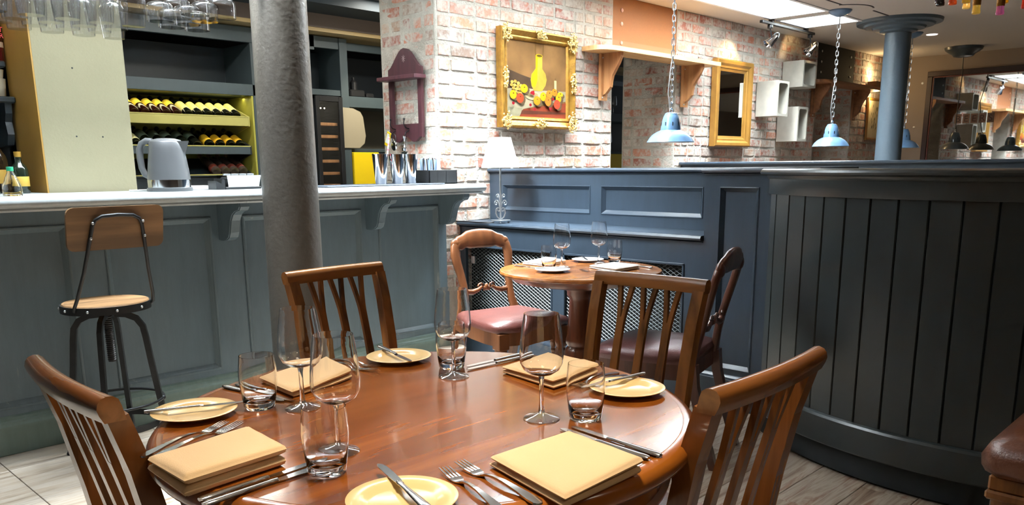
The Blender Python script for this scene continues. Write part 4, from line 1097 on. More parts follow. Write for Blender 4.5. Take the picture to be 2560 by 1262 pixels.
# ---- pine shelf on scroll brackets
def shelf(x0, x1, zt, ydep, bx_, mat, mat2, label, thk=.032, name='pine_shelf', bh=.34):
    s = empty(name, label=label, cat='shelf')
    yf = YW - .016 - ydep; yb = YW - .016
    pl2 = [(x0, yb), (x0, yb - .07)]
    for i in range(8):
        a = PI - (PI / 2) * i / 7; pl2.append((x0 + .16 + .16 * math.cos(a), yb - ydep + .10 - .10 * math.sin(a) + .0))
    pl2 += [(x1, yf), (x1, yb)]
    m = MB(); m.prism([(x, y, zt - thk) for x, y in pl2], (0, 0, thk)); m.build('shelf_board', mat, s)
    for x in bx_:
        br = empty('bracket'); br.parent = s
        m = MB(); m.box(x - .005, x + .075, yb - .028, yb, zt - thk - bh, zt - thk, .002); m.build('back_plate', mat2, br)
        pr = [(yb - .028, zt - thk), (yf + .025, zt - thk), (yf + .025, zt - thk - .035), (yf + .045, zt - thk - .075), (yf + .075, zt - thk - .12), (yf + .105, zt - thk - .165), (yf + .115, zt - thk - .205), (yf + .12, zt - thk - .245), (yf + .15, zt - thk - .275), (yf + .165, zt - thk - bh + .05), (yb - .028, zt - thk - bh + .04)]
        m = MB(); m.prism([(x + .02, y, z) for y, z in pr], (.032, 0, 0)); m.build('scroll', mat2, br)
        for zz in (zt - thk - .03, zt - thk - bh + .02): MB().sphere((x + .01, yb - .03, zz), .006, 8, 6).build('screw', M['steel'], br, 60)
    return s
shelf(4.90, 6.52, 2.084, .215, (5.105, 6.24), M['oak'], M['pine_leg'], 'pine shelf on two scroll brackets above the brick opening')
M['brown_shelf'] = wood('brown_shelf', C(116, 74, 44), C(150, 100, 62), 0, 3., .5)
shelf(8.60, 10.3, 2.090, .215, (8.78, 9.86), M['brown_shelf'], M['brown_shelf'], 'brown timber shelf on two brackets near the slim column')
# ---- boards closing the tops of the openings
cb = empty('hardboard_sheet', label='orange-brown hardboard panel closing the opening above the pine shelf', cat='panel')
MB().box(OP1[0] + .004, OP1[1] + .03, YW + .008, YW + .045, 2.10, ZC - .002).build('sheet', M['chip'], cb)
MB().box(OP1[0] + .004, OP1[1] + .03, YW + .004, YW + .008, 2.08, 2.175).build('lower_strip', pm('hardboard_dark', C(150, 100, 62), .7), cb)
for z in (2.16, 2.30, 2.40): MB().sphere((OP1[0] + .12, YW + .004, z), .016, 10, 8, 1, .5, 1).build('fixing_cap', pm('pink_cap', C(226, 180, 160), .5), cb, 60)
kb2 = empty('black_sheet', label='black studded panel above the brown timber shelf', cat='panel')
MB().box(OP2[0], OP2[1], YW + .0, YW + .045, 2.10, ZC - .002).build('sheet', M['black_board'], kb2)
for x in (OP2[0] + .1, OP2[1] - .1):
    for z in (2.2, 2.31, 2.42): MB().sphere((x, YW, z), .014, 8, 6, 1, .5, 1).build('stud', M['steel'], kb2, 60)
# ---- gold framed mirror
mi = empty('wall_mirror', (0, YW - .018, 0), label='tall gold framed mirror between the pine shelf and the metal boxes', cat='mirror')
mitred('outer_frame', (6.735, 7.395, 1.39, 2.155), (6.845, 7.285, 1.485, 2.055), [(0, 0), (0, -.052), (.10, -.060), (.35, -.056), (.55, -.040), (.72, -.038), (.78, -.030), (1, -.022), (1, 0)], M['gold_wood'], mi)
MB().box(6.84, 7.29, -.018, -.012, 1.48, 2.06).build('mirror_glass', M['mirror'], mi)
# ---- galvanised wall boxes
def wbox(x0, x1, z0, z1, y0, label):
    t = empty('metal_box', label=label, cat='box', group='galvanised boxes on the brick wall')
    m = MB(); e = .012
    yb = YW - .016
    m.box(x0, x0 + e, y0, yb, z0, z1, .002); m.box(x1 - e, x1, y0, yb, z0, z1, .002); m.box(x0 + e, x1 - e, y0, yb, z0 + .0003, z0 + e); m.box(x0 + e, x1 - e, y0, yb, z1 - e, z1 - .0003); m.box(x0 + e, x1 - e, yb - e, yb - .0005, z0 + e, z1 - e)
    m.build('sides', M['grey_box'], t)
    m = MB()
    r = .03
    for a, c in (((x0, x1), (z0, z0 + .022)), ((x0, x1), (z1 - .022, z1)), ((x0, x0 + .022), (z0 + .022, z1 - .022)), ((x1 - .022, x1), (z0 + .022, z1 - .022))): m.box(a[0], a[1], y0 - .004, y0 - .0002, c[0], c[1])
    for cx_, cz_, sx, sz in ((x0 + .02, z0 + .02, 1, 1), (x1 - .02, z0 + .02, -1, 1), (x0 + .02, z1 - .02, 1, -1), (x1 - .02, z1 - .02, -1, -1)):
        m.prism([(cx_, y0 - .0038, cz_), (cx_ + sx * r, y0 - .0038, cz_), (cx_ + sx * r * .3, y0 - .0038, cz_ + sz * r * .3), (cx_, y0 - .0038, cz_ + sz * r)], (0, .0034, 0))
    m.build('rim', M['grey_box'], t)
wbox(7.575, 7.805, 1.678, 2.006, 3.80, 'upright grey metal wall box nearest the gold mirror')
wbox(8.09, 8.385, 1.978, 2.232, 3.80, 'highest grey metal wall box beneath the track light')
wbox(8.035, 8.255, 1.448, 1.785, 3.80, 'lowest grey metal wall box behind the hanging lamp')
# ---- sconces and small framed picture far away
scn = empty('wall_sconce', (10.36, YW - .016, 2.13), label='small brown wall lamp glowing beside the slim column', cat='wall lamp')
m = MB(); m.prism([(-.07, -.11, -.05), (.07, -.11, -.05), (.07, 0, -.05), (-.07, 0, -.05)], (0, 0, .10)); m.build('housing', pm('sconce_brown', C(110, 84, 56), .5), scn)
point('sconce_bulb', (10.36, YW - .10, 2.26), 4, (1, .72, .36)); point('sconce_bulb', (10.36, YW - .10, 1.99), 3, (1, .72, .36))
fpz = empty('framed_print', (0, YW - .016, 0), label='gold framed botanical print partly behind the slim column', cat='picture')
mitred('frame', (10.33, 10.78, 1.50, 2.0), (10.36, 10.75, 1.53, 1.97), [(0, 0), (0, -.02), (.5, -.024), (1, -.016), (1, 0)], M['gold_wood'], fpz)
MB().box(10.36, 10.75, -.012, -.006, 1.53, 1.97).build('print', pm('print_paper', C(206, 190, 150), .7, var=.1), fpz)
m = MB(); rnd = random.Random(4)
for i in range(26):
    x, z = 10.45 + rnd.random() * .2, 1.60 + rnd.random() * .3; m.prism([(x, -.0125, z), (x + .02, -.0125, z + .03), (x + .004, -.0125, z + .05)], (0, .0005, 0))
m.build('printed_plant', pm('print_ink', C(110, 110, 84), .7), fpz)
# ---- big mirror on the far wall
bm_ = empty('large_mirror', (XFAR - .002, 0, 0), label='large dark framed mirror lettered BEERS on the far taupe wall', cat='mirror')
m = MB(); MY0, MY1, MZ0, MZ1 = 1.2, 3.585, 1.0, 2.31
for (a, c, d, e) in ((MY0, MY1, MZ1 - .06, MZ1), (MY0, MY1, MZ0, MZ0 + .06), (MY0, MY0 + .06, MZ0 + .0601, MZ1 - .0601), (MY1 - .06, MY1, MZ0 + .0601, MZ1 - .0601)): m.box(-.035, 0, a, c, d, e, .004)
m.build('frame', pm('dark_frame', C(52, 34, 28), .4, var=.2), bm_)
m = MB()
for (a, c, d, e) in ((MY0 + .06, MY1 - .06, MZ1 - .075, MZ1 - .06), (MY1 - .075, MY1 - .06, MZ0 + .06, MZ1 - .06)): m.box(-.024, -.004, a, c, d, e, .002)
m.build('inner_bead', pm('red_bead', C(96, 44, 32), .4), bm_)
MB().box(-.008, -.003, MY0 + .05, MY1 - .05, MZ0 + .05, MZ1 - .05).build('mirror_glass', M['mirror'], bm_)
for i, ch in enumerate('BEERS'):
    y = 3.20 - i * .088
    MB().box(-.0095, -.0085, y - .038, y + .036, 1.685, 1.795).build('letter_tile', pm('letter_tile', C(116, 90, 74), .6, var=.2), bm_)
    text_obj('letter', ch, .105, pm('letter_ink', C(66, 42, 32), .6), bm_, (-.0105, y, 1.703), (PI / 2, 0, -PI / 2), .0006)
for y, z in ((3.647, 2.184), (3.70, 1.66)): tag(MB().sphere((XFAR - .004, y, z), .014, 8, 6, .4, 1, 1).build('wall_plug', M['white'], None, 60), ['white wall plug beside the top of the large mirror', 'white wall plug lower down beside the large mirror'][z < 2], 'wall plug')

# ---- pendant lamps on chains
link_me = None
def chain_link():
    m = MB(); pts = []
    for i in range(14):
        a = 2 * PI * i / 14; x = .0105 * math.cos(a); z = .0105 * math.sin(a) + (.0125 if math.sin(a) > 0 else -.0125); pts.append((x, 0, z))
    m.tube(pts, .0032, 5, True); return m.mesh('chain_link', M['steel'], 60)
link_me = chain_link()
def pendant(x, y, zr, label, chain=True, outer=None, zt=ZC, canopy=True):
    t = empty('pendant_lamp', (x, y, zr), label=label, cat='pendant lamp', group='enamel pendant lamps')
    om = outer or M['enamel']
    sh = MB().lathe([(.152, .0), (.155, .003), (.150, .010), (.138, .030), (.115, .054), (.088, .070), (.068, .078), (.062, .082)], 40).build('shade', om, t, 50)
    MB().lathe([(.1545, .001), (.148, .004), (.136, .026), (.113, .050), (.086, .066), (.062, .074), (.0, .074)], 40).build('shade_lining', M['enamel_in'], sh, 50)
    MB().lathe([(.066, .078), (.064, .10), (.054, .150), (.047, .172), (.042, .178), (.040, .186), (.028, .192), (0, .194)], 28).build('neck', om, t, 40)
    for q in range(8):
        a = q * PI / 4; MB().box(-.003, .003, -.001, .001, -.012, .012).build('vent_slot', M['black'], t, None, (.0615 * math.cos(a), .0615 * math.sin(a), .118)).rotation_euler = (0, 0, a + PI / 2)
    m = MB(); m.tube([(.016 * math.cos(i * PI / 8), 0, .203 + .018 * math.sin(i * PI / 8)) for i in range(16)], .004, 6, True); m.build('ring', M['steel'], t, 60)
    MB().sphere((0, 0, .052), .022, 12, 8).build('bulb', pm('pale_bulb', C(240, 236, 220), .3), t, 60)
    if chain:
        n = int((zt - zr - .30) / .036)
        for i in range(n): inst('chain_link', link_me, t, (0, 0, .237 + i * .036), (0, 0, (i % 2) * PI / 2 + .4))
        zc_ = .237 + n * .036
    else:
        m = MB(); m.tube([(0, 0, .2), (.05, .02, .36), (.11, .03, .58), (.04, .0, .82), (0, 0, zt - zr - .04)], .005, 6); m.build('cable', M['black'], t, 60); zc_ = zt - zr - .06
    m = MB(); m.tube([(0, 0, zc_ - .01), (0, 0, zt - zr - .03)], .006, 8); m.build('drop_rod', M['steel'], t)
    if chain:
        m = MB(); m.tube([(-.006, .004, .20), (-.028, .01, .32), (-.016, .006, .45), (.004, .002, .56), (0, 0, .70)], .0035, 6); m.build('flex', M['steel'], t, 60)
    if canopy: MB().lathe([(0, zt - zr - .055), (.03, zt - zr - .050), (.075, zt - zr - .030), (.095, zt - zr - .008), (.095, zt - zr)], 28).build('canopy', om, t, 40)
    return t
pendant(4.725, 3.11, 1.372, 'pale blue enamel pendant lamp hanging in front of the brick opening')
pendant(7.23, 3.10, 1.372, 'pale blue enamel pendant lamp hanging before the metal boxes')
pendant(9.0, 3.10, 1.375, 'pale blue enamel pendant lamp half hidden by the slim column', True)
pendant(10.53, 3.06, 1.375, 'dark enamel pendant lamp on a black cable beside the large mirror', False, M['enamel_dark'], canopy=False)
tag(MB().lathe([(.05, ZC - .11), (.10, ZC - .10), (.12, ZC - .075), (.15, ZC - .06), (.19, ZC - .03), (.20, ZC - .004)], 36).build('ceiling_rose', M['enamel_dark'], None, 30, (10.53, 3.06, 0)), 'dark stepped ceiling rose above the dark pendant lamp', 'ceiling rose')
# ---- track light
tr = empty('track_light', label='black ceiling track with two chrome spot heads', cat='track light')
m = MB(); m.box(7.03, 8.09, 3.70, 3.735, 2.452, 2.475, .003); m.box(7.2, 7.24, 3.70, 3.735, 2.475, ZC); m.box(7.9, 7.94, 3.70, 3.735, 2.475, ZC); m.build('track', M['black'], tr)
for i, x in enumerate((7.20, 8.02)):
    h = empty('spot_head'); h.parent = tr
    m = MB(); m.box(x - .02, x + .02, 3.70, 3.735, 2.42, 2.452, .002); m.tube([(x, 3.715, 2.42), (x + .02, 3.715, 2.37), (x + .06, 3.72, 2.335)], .008, 8); m.build('arm', M['black'], h, 60)
    q = Matrix.Translation((x + .07, 3.725, 2.33)) @ Matrix.Rotation(math.radians(38), 4, 'Y') @ Matrix.Rotation(math.radians(30), 4, 'X')
    m = MB(); m.lathe([(.02, .05), (.03, .045), (.032, .0), (.05, -.06), (.048, -.062), (.03, -.005), (0, 0)], 24); m.here(); m.v = [tuple(q @ Vector(v)) for v in m.v]; m.build('reflector', M['chrome'], h, 40)
    m = MB(); m.tube([tuple(q @ Vector((.034 * math.cos(a_ * PI / 8), 0, .03 + .05 * math.sin(a_ * PI / 8)))) for a_ in range(9)], .005, 6); m.build('yoke', M['steel'], h, 60)
spot('track_spot', (7.10, 3.66, 2.36), (7.02, 4.04, 2.12), 26, (1.0, .72, .36), 62, .7)
spot('track_spot', (8.05, 3.66, 2.36), (8.25, 4.04, 2.28), 16, (1.0, .66, .30), 70, .7)
# ceiling cut lines near the canopy, downlight, smoke ring
gp = pm('ceiling_groove', C(70, 64, 66), .8)
m = MB()
m.box(6.2, 7.0, 2.98, 2.993, ZC - .004, ZC); m.box(7.45, 8.0, 2.90, 2.913, ZC - .004, ZC)
m.ribbon([(7.23 + .26 * math.cos(a_ * .14 + 3.5), 3.10 + .26 * math.sin(a_ * .14 + 3.5), ZC - .002) for a_ in range(12)], .004, .013, (0, 0, 1))
o = m.build('ceiling_trim', gp, ce)
tag(MB().lathe([(0, ZC - .006), (.05, ZC - .006), (.055, ZC)], 24).build('downlight', pm('downlight_glow', C(240, 226, 220), .5, emit=(1, .9, .85, 1), estr=1.5), None, 40, (9.25, 3.0, 0)), 'small round white downlight in the ceiling past the slim column', 'downlight')

# ---- table lamp on the booth shelf
tl = empty('table_lamp', (3.70, 3.685, .8745), label='table lamp with a white shade and silver scroll stem on the shelf', cat='table lamp')
MB().box(-.045, .045, -.045, .045, .012, .020, .002).build('base_plate', M['steel'], tl)
for sx in (-1, 1):
    for sy in (-1, 1): MB().sphere((sx * .036, sy * .036, .007), .008, 8, 6).build('foot', M['steel'], tl, 60)
m = MB(); m.tube([(0, 0, .02), (0, 0, .37)], .006, 8); m.build('stem', M['steel'], tl, 60)
RV = Vector((.697, -.717, 0))
def scroll(cx, cz, r0, turns, s_, start, drop):
    pts = []
    for i in range(18):
        t_ = i / 17; a = start + s_ * turns * 2 * PI * t_; r = r0 * (1 - .72 * t_)
        pts.append(RV * (cx + r * math.cos(a)) + Vector((0, 0, cz + r * math.sin(a))))
    return pts
m = MB()
for s_ in (-1, 1):
    m.tube([RV * (s_ * x) + Vector((0, 0, z)) for x, z in ((.004, .022), (.022, .040), (.030, .062), (.028, .082))] + scroll(s_ * .014, .082, .0145, 1.1, s_, 0 if s_ > 0 else PI, 0), .0042, 6)
    m.tube([RV * (s_ * x) + Vector((0, 0, z)) for x, z in ((.006, .10), (.010, .125), (.022, .142), (.034, .140))] + scroll(s_ * .028, .124, .013, 1.0, -s_, PI / 2, 0), .0042, 6)
    m.tube([RV * (s_ * x) + Vector((0, 0, z)) for x, z in ((.004, .13), (.006, .155), (.012, .172))] + scroll(s_ * .017, .170, .011, 1.0, -s_, PI / 2, 0), .0040, 6)
m.build('scrollwork', M['steel'], tl, 60)
m = MB(); m.lathe([(.119, .345), (.068, .528), (.0665, .528), (.1175, .345)], 40, closed=True); m.build('shade', M['shade'], tl, 40)
m = MB(); m.tube([(-.04, .02, .006), (-.08, .06, .004), (-.10, .12, .004), (-.09, .20, .004), (-.10, .30, .004), (-.12, .38, .01)], .0035, 6); m.build('cord', M['black'], tl, 60)
# ================================================================== FURNITURE
TX, TY, TR, TZ = 1.026, 1.230, .535, .75
rt = empty('dining_table', (TX, TY, 0), label='large round polished mahogany dining table laid for four', cat='table')
MB().lathe([(0, TZ - .020), (TR - .030, TZ - .020), (TR - .028, TZ - .003), (TR - .031, TZ), (0, TZ)], 96).build('tabletop', M['table'], rt, 30)
MB().lathe([(TR - .031, TZ - .0005), (TR - .022, TZ + .0002), (TR - .010, TZ - .004), (TR - .002, TZ - .014), (TR, TZ - .026), (TR - .006, TZ - .036), (TR - .018, TZ - .040), (TR - .031, TZ - .040)], 96, closed=True).build('moulded_edge', M['table_edge'], rt, 50)
MB().lathe([(TR - .062, TZ - .125), (TR - .052, TZ - .120), (TR - .050, TZ - .112), (TR - .060, TZ - .105), (TR - .060, TZ - .041), (TR - .078, TZ - .041), (TR - .078, TZ - .125)], 72, closed=True).build('apron', M['table_edge'], rt, 40)
MB().lathe([(0, .12), (.10, .12), (.115, .16), (.10, .22), (.055, .27), (.048, .33), (.07, .42), (.085, .47), (.06, .53), (.05, .58), (.075, .61), (.075, .645), (.14, .66), (.14, .729), (0, .729)], 32).build('pedestal', M['table_dark'], rt, 50)
for kk in range(4):
    a = kk * PI / 2 + PI / 4; ca, sa = math.cos(a), math.sin(a)
    m = MB(); m.ribbon([(.06 * ca, .06 * sa, .19), (.15 * ca, .15 * sa, .16), (.25 * ca, .25 * sa, .09), (.34 * ca, .34 * sa, .03), (.38 * ca, .38 * sa, .018)], [.07, .065, .055, .045, .035], [.05, .05, .045, .04, .034], (0, 0, 1)); m.build('foot', M['table_dark'], rt, 50)

# small round table
SX, SY, SR = 2.985, 2.445, .385
s2 = empty('small_table', (SX, SY, 0), label='small round pedestal table laid for two by the wire grille', cat='table')
MB().lathe([(0, .728), (SR - .012, .728), (SR - .002, .733), (SR, .740), (SR - .004, .748), (SR - .012, .750), (0, .750)], 64).build('tabletop', M['table2'], s2, 35)
MB().lathe([(0, .668), (.16, .668), (.20, .675), (.28, .69), (.32, .70), (.355, .728), (0, .728)], 48).build('under_frame', M['table_dark'], s2, 40)
MB().lathe([(0, .10), (.05, .10), (.06, .14), (.075, .17), (.075, .20), (.052, .215), (.055, .24), (.073, .275), (.078, .32), (.07, .36), (.055, .375), (.066, .39), (.066, .41), (.060, .43), (.056, .52), (.050, .60), (.054, .615), (.062, .625), (.062, .64), (.075, .668), (0, .668)], 32).build('pedestal', M['table_dark'], s2, 40)
for kk in range(3):
    a = kk * 2 * PI / 3 + .3; ca, sa = math.cos(a), math.sin(a)
    m = MB(); m.ribbon([(.04 * ca, .04 * sa, .16), (.12 * ca, .12 * sa, .14), (.20 * ca, .20 * sa, .07), (.27 * ca, .27 * sa, .02)], [.06, .055, .045, .035], [.045, .045, .04, .035], (0, 0, 1)); m.build('foot', M['table_dark'], s2, 50)

# ---- slat-back dining chair: sitter faces +Y, back at -Y, origin on the floor under the seat centre
def dining_chair(label):
    t = empty('dining_chair', label=label, cat='chair', group='mahogany slat-back dining chairs')
    SW, SD, SZ = .43, .40, .45
    m = MB(); m.add([(-SW / 2, -.20, SZ - .02), (SW / 2, -.20, SZ - .02), (SW / 2 + .015, .21, SZ - .02), (-SW / 2 - .015, .21, SZ - .02), (-SW / 2 + .01, -.195, SZ + .015), (SW / 2 - .01, -.195, SZ + .015), (SW / 2, .20, SZ + .015), (-SW / 2, .20, SZ + .015), (-SW / 4, -.1, SZ + .03), (SW / 4, -.1, SZ + .03), (SW / 4, .1, SZ + .03), (-SW / 4, .1, SZ + .03)],
        [(0, 1, 5, 4), (1, 2, 6, 5), (2, 3, 7, 6), (3, 0, 4, 7), (4, 5, 9, 8), (5, 6, 10, 9), (6, 7, 11, 10), (7, 4, 8, 11), (8, 9, 10, 11), (3, 2, 1, 0)]); m.build('seat', M['leather_brown'], t, 60)
    m = MB(); m.box(-SW / 2, SW / 2, .185, .205, SZ - .08, SZ - .02); m.box(-SW / 2, SW / 2, -.205, -.185, SZ - .08, SZ - .02); m.box(-SW / 2, -SW / 2 + .02, -.2, .2, SZ - .08, SZ - .02); m.box(SW / 2 - .02, SW / 2, -.2, .2, SZ - .08, SZ - .02); m.build('seat_rail', M['chair'], t)
    for s_ in (-1, 1):
        m = MB(); m.ribbon([(s_ * (SW / 2 - .015), .19, 0), (s_ * (SW / 2 - .015), .19, SZ - .02)], [.028, .038], [.028, .038], (1, 0, 0)); m.build('leg', M['chair'], t)
        # rear leg continues as the back upright
        pts = [(s_ * .180, -.235, 0), (s_ * .184, -.205, .22), (s_ * .186, -.200, .45), (s_ * .190, -.222, .60), (s_ * .194, -.252, .75), (s_ * .198, -.282, .852)]
        m = MB(); m.ribbon(pts, [.030, .034, .040, .040, .040, .040], [.030, .034, .040, .040, .038, .036], (1, 0, 0)); m.build('leg', M['chair'], t)
    # crest rail, bowed a little in plan, rolled over at the top
    rings = []
    for i in range(13):
        a = -1 + 2 * i / 12; x = a * .2185; y = -.288 - .014 * (1 - a * a)
        sec = [(x, y + .020, .846), (x, y + .014, .874), (x, y + .010, .886), (x, y + .002, .892), (x, y - .008, .8935), (x, y - .018, .890), (x, y - .024, .882), (x, y - .026, .872), (x, y - .023, .861), (x, y - .016, .846)]
        rings.append(sec)
    m = MB(); m.loft(rings); m.build('crest_rail', M['chair_top'], t, 35)
    m = MB(); m.ribbon([(-.185, -.204, .475), (.185, -.204, .475)], .03, .022, (0, 0, 1)); m.build('lower_rail', M['chair'], t)
    # three forked slats
    def yb(z, x): return -.203 - .079 * ((z - .46) / .39) ** 1.2 - .012 * (1 - (x / .22) ** 2) * max(0, (z - .5) / .35)
    for k, cx_ in enumerate((-.092, 0.0, .092)):
        sl_ = empty('forked_slat'); sl_.parent = t
        pts = [(cx_, yb(z, cx_), z) for z in (.47, .53, .59, .65, .70, .735)]
        m = MB(); m.ribbon(pts, [.032, .030, .028, .027, .028, .030], .014, (1, 0, 0)); m.build('slat', M['chair'], sl_, 60)
        for s_ in (-1, 1):
            pts = []
            for i in range(7):
                u = i / 6; z = .715 + .138 * u; x = cx_ + s_ * (.0070 + .0185 * u ** 1.3); pts.append((x, yb(z, x), z))
            m = MB(); m.ribbon(pts, [.0140, .0142, .0145, .0150, .0155, .0160, .0165], .0135, (1, 0, 0)); m.build('prong', M['chair'], sl_, 60)
    return t
dc = dining_chair('mahogany slat-back dining chair with its back to the bar')
def place(o, x, y, rz): o.location = (x, y, 0); o.rotation_euler = (0, 0, rz)
dc.scale = (1, 1, .966)
place(dc, 1.745, 2.325, math.radians(180 + 2))
c2 = copy_tree(dc); place(c2, 2.02, 1.57, math.radians(90 + 3)); c2['label'] = 'mahogany slat-back dining chair with its back to the small table'
c3 = copy_tree(dc); place(c3, 1.385, .975, math.radians(1)); c3['label'] = 'mahogany slat-back dining chair nearest the curved partition'
c4 = copy_tree(dc); place(c4, .765, 1.59, math.radians(-90 - 2)); c4['label'] = 'mahogany slat-back dining chair nearest the bar stool'

# ---- balloon-back chair: faces +Y
def balloon_chair(wm, lm, label):
    t = empty('balloon_back_chair', label=label, cat='chair', group='balloon-back chairs at the small table')
    lw_ = wm
    SZ = .44
    ol = [(-.19, -.20), (.19, -.20), (.215, -.05), (.225, .10), (.215, .20), (.12, .225), (-.12, .225), (-.215, .20), (-.225, .10), (-.215, -.05)]
    m = MB(); m.loft([[(x, y, SZ - .075) for x, y in ol], [(x, y, SZ - .01) for x, y in ol]]); m.build('seat_rail', lw_, t, 30)
    R_ = [[(x * 1.0, y * 1.0, SZ - .01) for x, y in ol], [(x * 1.03, y * 1.03, SZ + .012) for x, y in ol], [(x * .98, y * .98, SZ + .032) for x, y in ol], [(x * .8, y * .8, SZ + .048) for x, y in ol], [(x * .4, y * .4, SZ + .056) for x, y in ol]]
    m = MB(); m.loft(R_); m.build('seat_pad', lm, t, 70)
    for s_ in (-1, 1):
        m = MB(); m.lathe([(.014, 0), (.018, .02), (.016, .05), (.021, .16), (.027, .24), (.030, .27), (.022, .285), (.028, .30), (.022, .312), (.032, .325), (.032, .345), (.026, .35)], 20, (s_ * .185, .185, 0)); m.build('leg', lw_, t, 40)
        m = MB(); m.box(s_ * .185 - .032, s_ * .185 + .032, .153, .217, .345, SZ - .012, .004); m.build('leg_block', lw_, t)
        pts = [(s_ * .175, -.31, 0), (s_ * .175, -.255, .18), (s_ * .175, -.215, .34), (s_ * .172, -.205, .43)]
        m = MB(); m.ribbon(pts, [.034, .036, .040, .046], [.030, .034, .038, .040], (1, 0, 0)); m.build('leg', lw_, t)
    # hoop
    def yb(z): return -.200 - .115 * ((z - .43) / .47) ** 1.2
    hp = [(.172, .43), (.162, .47), (.148, .52), (.144, .56), (.144, .61), (.152, .67), (.162, .725), (.166, .77), (.160, .808)]
    pts = []; wd = []; th = []
    W_ = [.056, .050, .042, .040, .041, .044, .048, .054, .052]
    left = [(-x, z, w_) for (x, z), w_ in zip(hp, W_)]
    crest = []
    for i in range(1, 12):
        a = PI - PI * i / 12; crest.append((.146 * math.cos(a), .805 + .045 * math.sin(a) ** .8, (.058 + .044 * math.sin(a) ** 1.0) * (1 - .22 * math.exp(-((abs(math.cos(a)) - .74) / .08) ** 2))))
    right = [(x, z, w_) for (x, z), w_ in zip(hp[::-1], W_[::-1])]
    seq = left + crest + right
    rings = []
    P3 = [Vector((x, yb(z), z)) for x, z, _ in seq]
    for i, (x, z, w_) in enumerate(seq):
        tg = (P3[min(i + 1, len(P3) - 1)] - P3[max(i - 1, 0)]).normalized()
        nrm = Vector((0, -1, -.2)).normalized(); nrm = (nrm - tg * tg.dot(nrm)).normalized(); side = tg.cross(nrm)
        rings.append([tuple(P3[i] + side * (w_ / 2 * math.copysign(abs(math.cos(q)) ** .7, math.cos(q))) + nrm * (.016 * math.copysign(abs(math.sin(q)) ** .7, math.sin(q)))) for q in [2 * PI * j / 12 for j in range(12)]])
    m = MB(); m.loft(rings); m.build('hoop_back', wm, t, 60)
    for s_ in (-1, 1): MB().sphere((s_ * .150, yb(.83) + .0, .822), .034, 12, 8, 1.0, .55, 1.0).build('shoulder_knuckle', wm, t, 60)
    # carved cross rail
    cr = empty('carved_rail'); cr.parent = t
    zc = .585
    for s_ in (-1, 1):
        m = MB()
        m.tube([(s_ * .150, yb(zc), zc + .01), (s_ * .125, yb(zc) - .004, zc - .010), (s_ * .09, yb(zc) - .004, zc - .014), (s_ * .055, yb(zc) - .004, zc - .004), (s_ * .030, yb(zc) - .004, zc + .012)], [.014, .016, .015, .012, .009], 8)
        m.build('scroll_arm', wm, cr, 60)
        m = MB(); m.tube([(s_ * (.034 + (.018 - .0016 * i) * math.cos(i * .75)), yb(zc) - .008, zc + .014 + (.018 - .0016 * i) * math.sin(i * .75)) for i in range(10)], .006, 6)
        m.tube([(s_ * (.135 - (.014 - .0012 * i) * math.cos(i * .75)), yb(zc) - .008, zc + .018 + (.014 - .0012 * i) * math.sin(i * .75)) for i in range(10)], .005, 6); m.build('volute', wm, cr, 60)
    m = MB(); m.sphere((0, yb(zc) - .006, zc + .008), .016, 10, 8, .8, .7, 1.3); m.sphere((-.016, yb(zc) - .006, zc), .010, 8, 6, .7, .7, 1.4); m.sphere((.016, yb(zc) - .006, zc), .010, 8, 6, .7, .7, 1.4); m.build('leaf_boss', wm, cr, 60)
    return t
v1 = balloon_chair(M['vic'], M['leather_red'], 'walnut balloon-back chair with a red leather seat beside the bar end')
place(v1, 2.98, 2.90, math.radians(168))
v2 = balloon_chair(M['vic_dark'], M['leather_dark'], 'dark balloon-back chair with an oxblood seat beside the panelled post')
place(v2, 2.93, 1.955, math.radians(15))

# leather chair at the edge of the picture
lc = empty('leather_chair', (2.62, .30, 0), math.radians(0), label='brown leather seat with turned wooden leg at the picture edge', cat='chair')
ol = [(-.2, -.24), (.26, -.24), (.26, .24), (-.2, .24), (-.235, .20), (-.235, -.20)]
M_l = MB(); M_l.loft([[(x, y, .40) for x, y in ol], [(x * 1.04, y * 1.04, .42) for x, y in ol], [(x * 1.05, y * 1.05, .45) for x, y in ol], [(x * .98, y * .98, .485) for x, y in ol], [(x * .7, y * .7, .52) for x, y in ol]]); M_l.build('seat_pad', M['leather_brown'], lc, 70)
m = MB(); m.box(-.225, .25, -.225, .225, .355, .40, .006); m.build('seat_rail', M['chair'], lc)
m = MB(); m.box(-.23, .25, -.23, .23, .330, .356, .006); m.build('lower_rail', M['chair'], lc)
for s_ in (-1, 1):
    for q in (-1, 1):
        m = MB(); m.lathe([(.014, 0), (.020, .03), (.017, .06), (.024, .15), (.030, .20), (.020, .215), (.030, .23), (.022, .245), (.034, .265), (.022, .285), (.032, .30), (.032, .33)], 20, (.19 * s_, .19 * q, 0)); m.build('leg', M['chair'], lc, 40)
m = MB(); m.loft([[(x, y, z) for x, y, z in ((.19 + d, -.21 * w_, zz), (.25 + d, -.21 * w_, zz), (.265 + d, 0, zz), (.25 + d, .21 * w_, zz), (.19 + d, .21 * w_, zz), (.18 + d, 0, zz))] for d, w_, zz in ((0, .9, .40), (.02, 1, .60), (.05, 1, .80), (.075, .92, .90), (.085, .7, .93))]); m.build('backrest', M['leather_brown'], lc, 60)

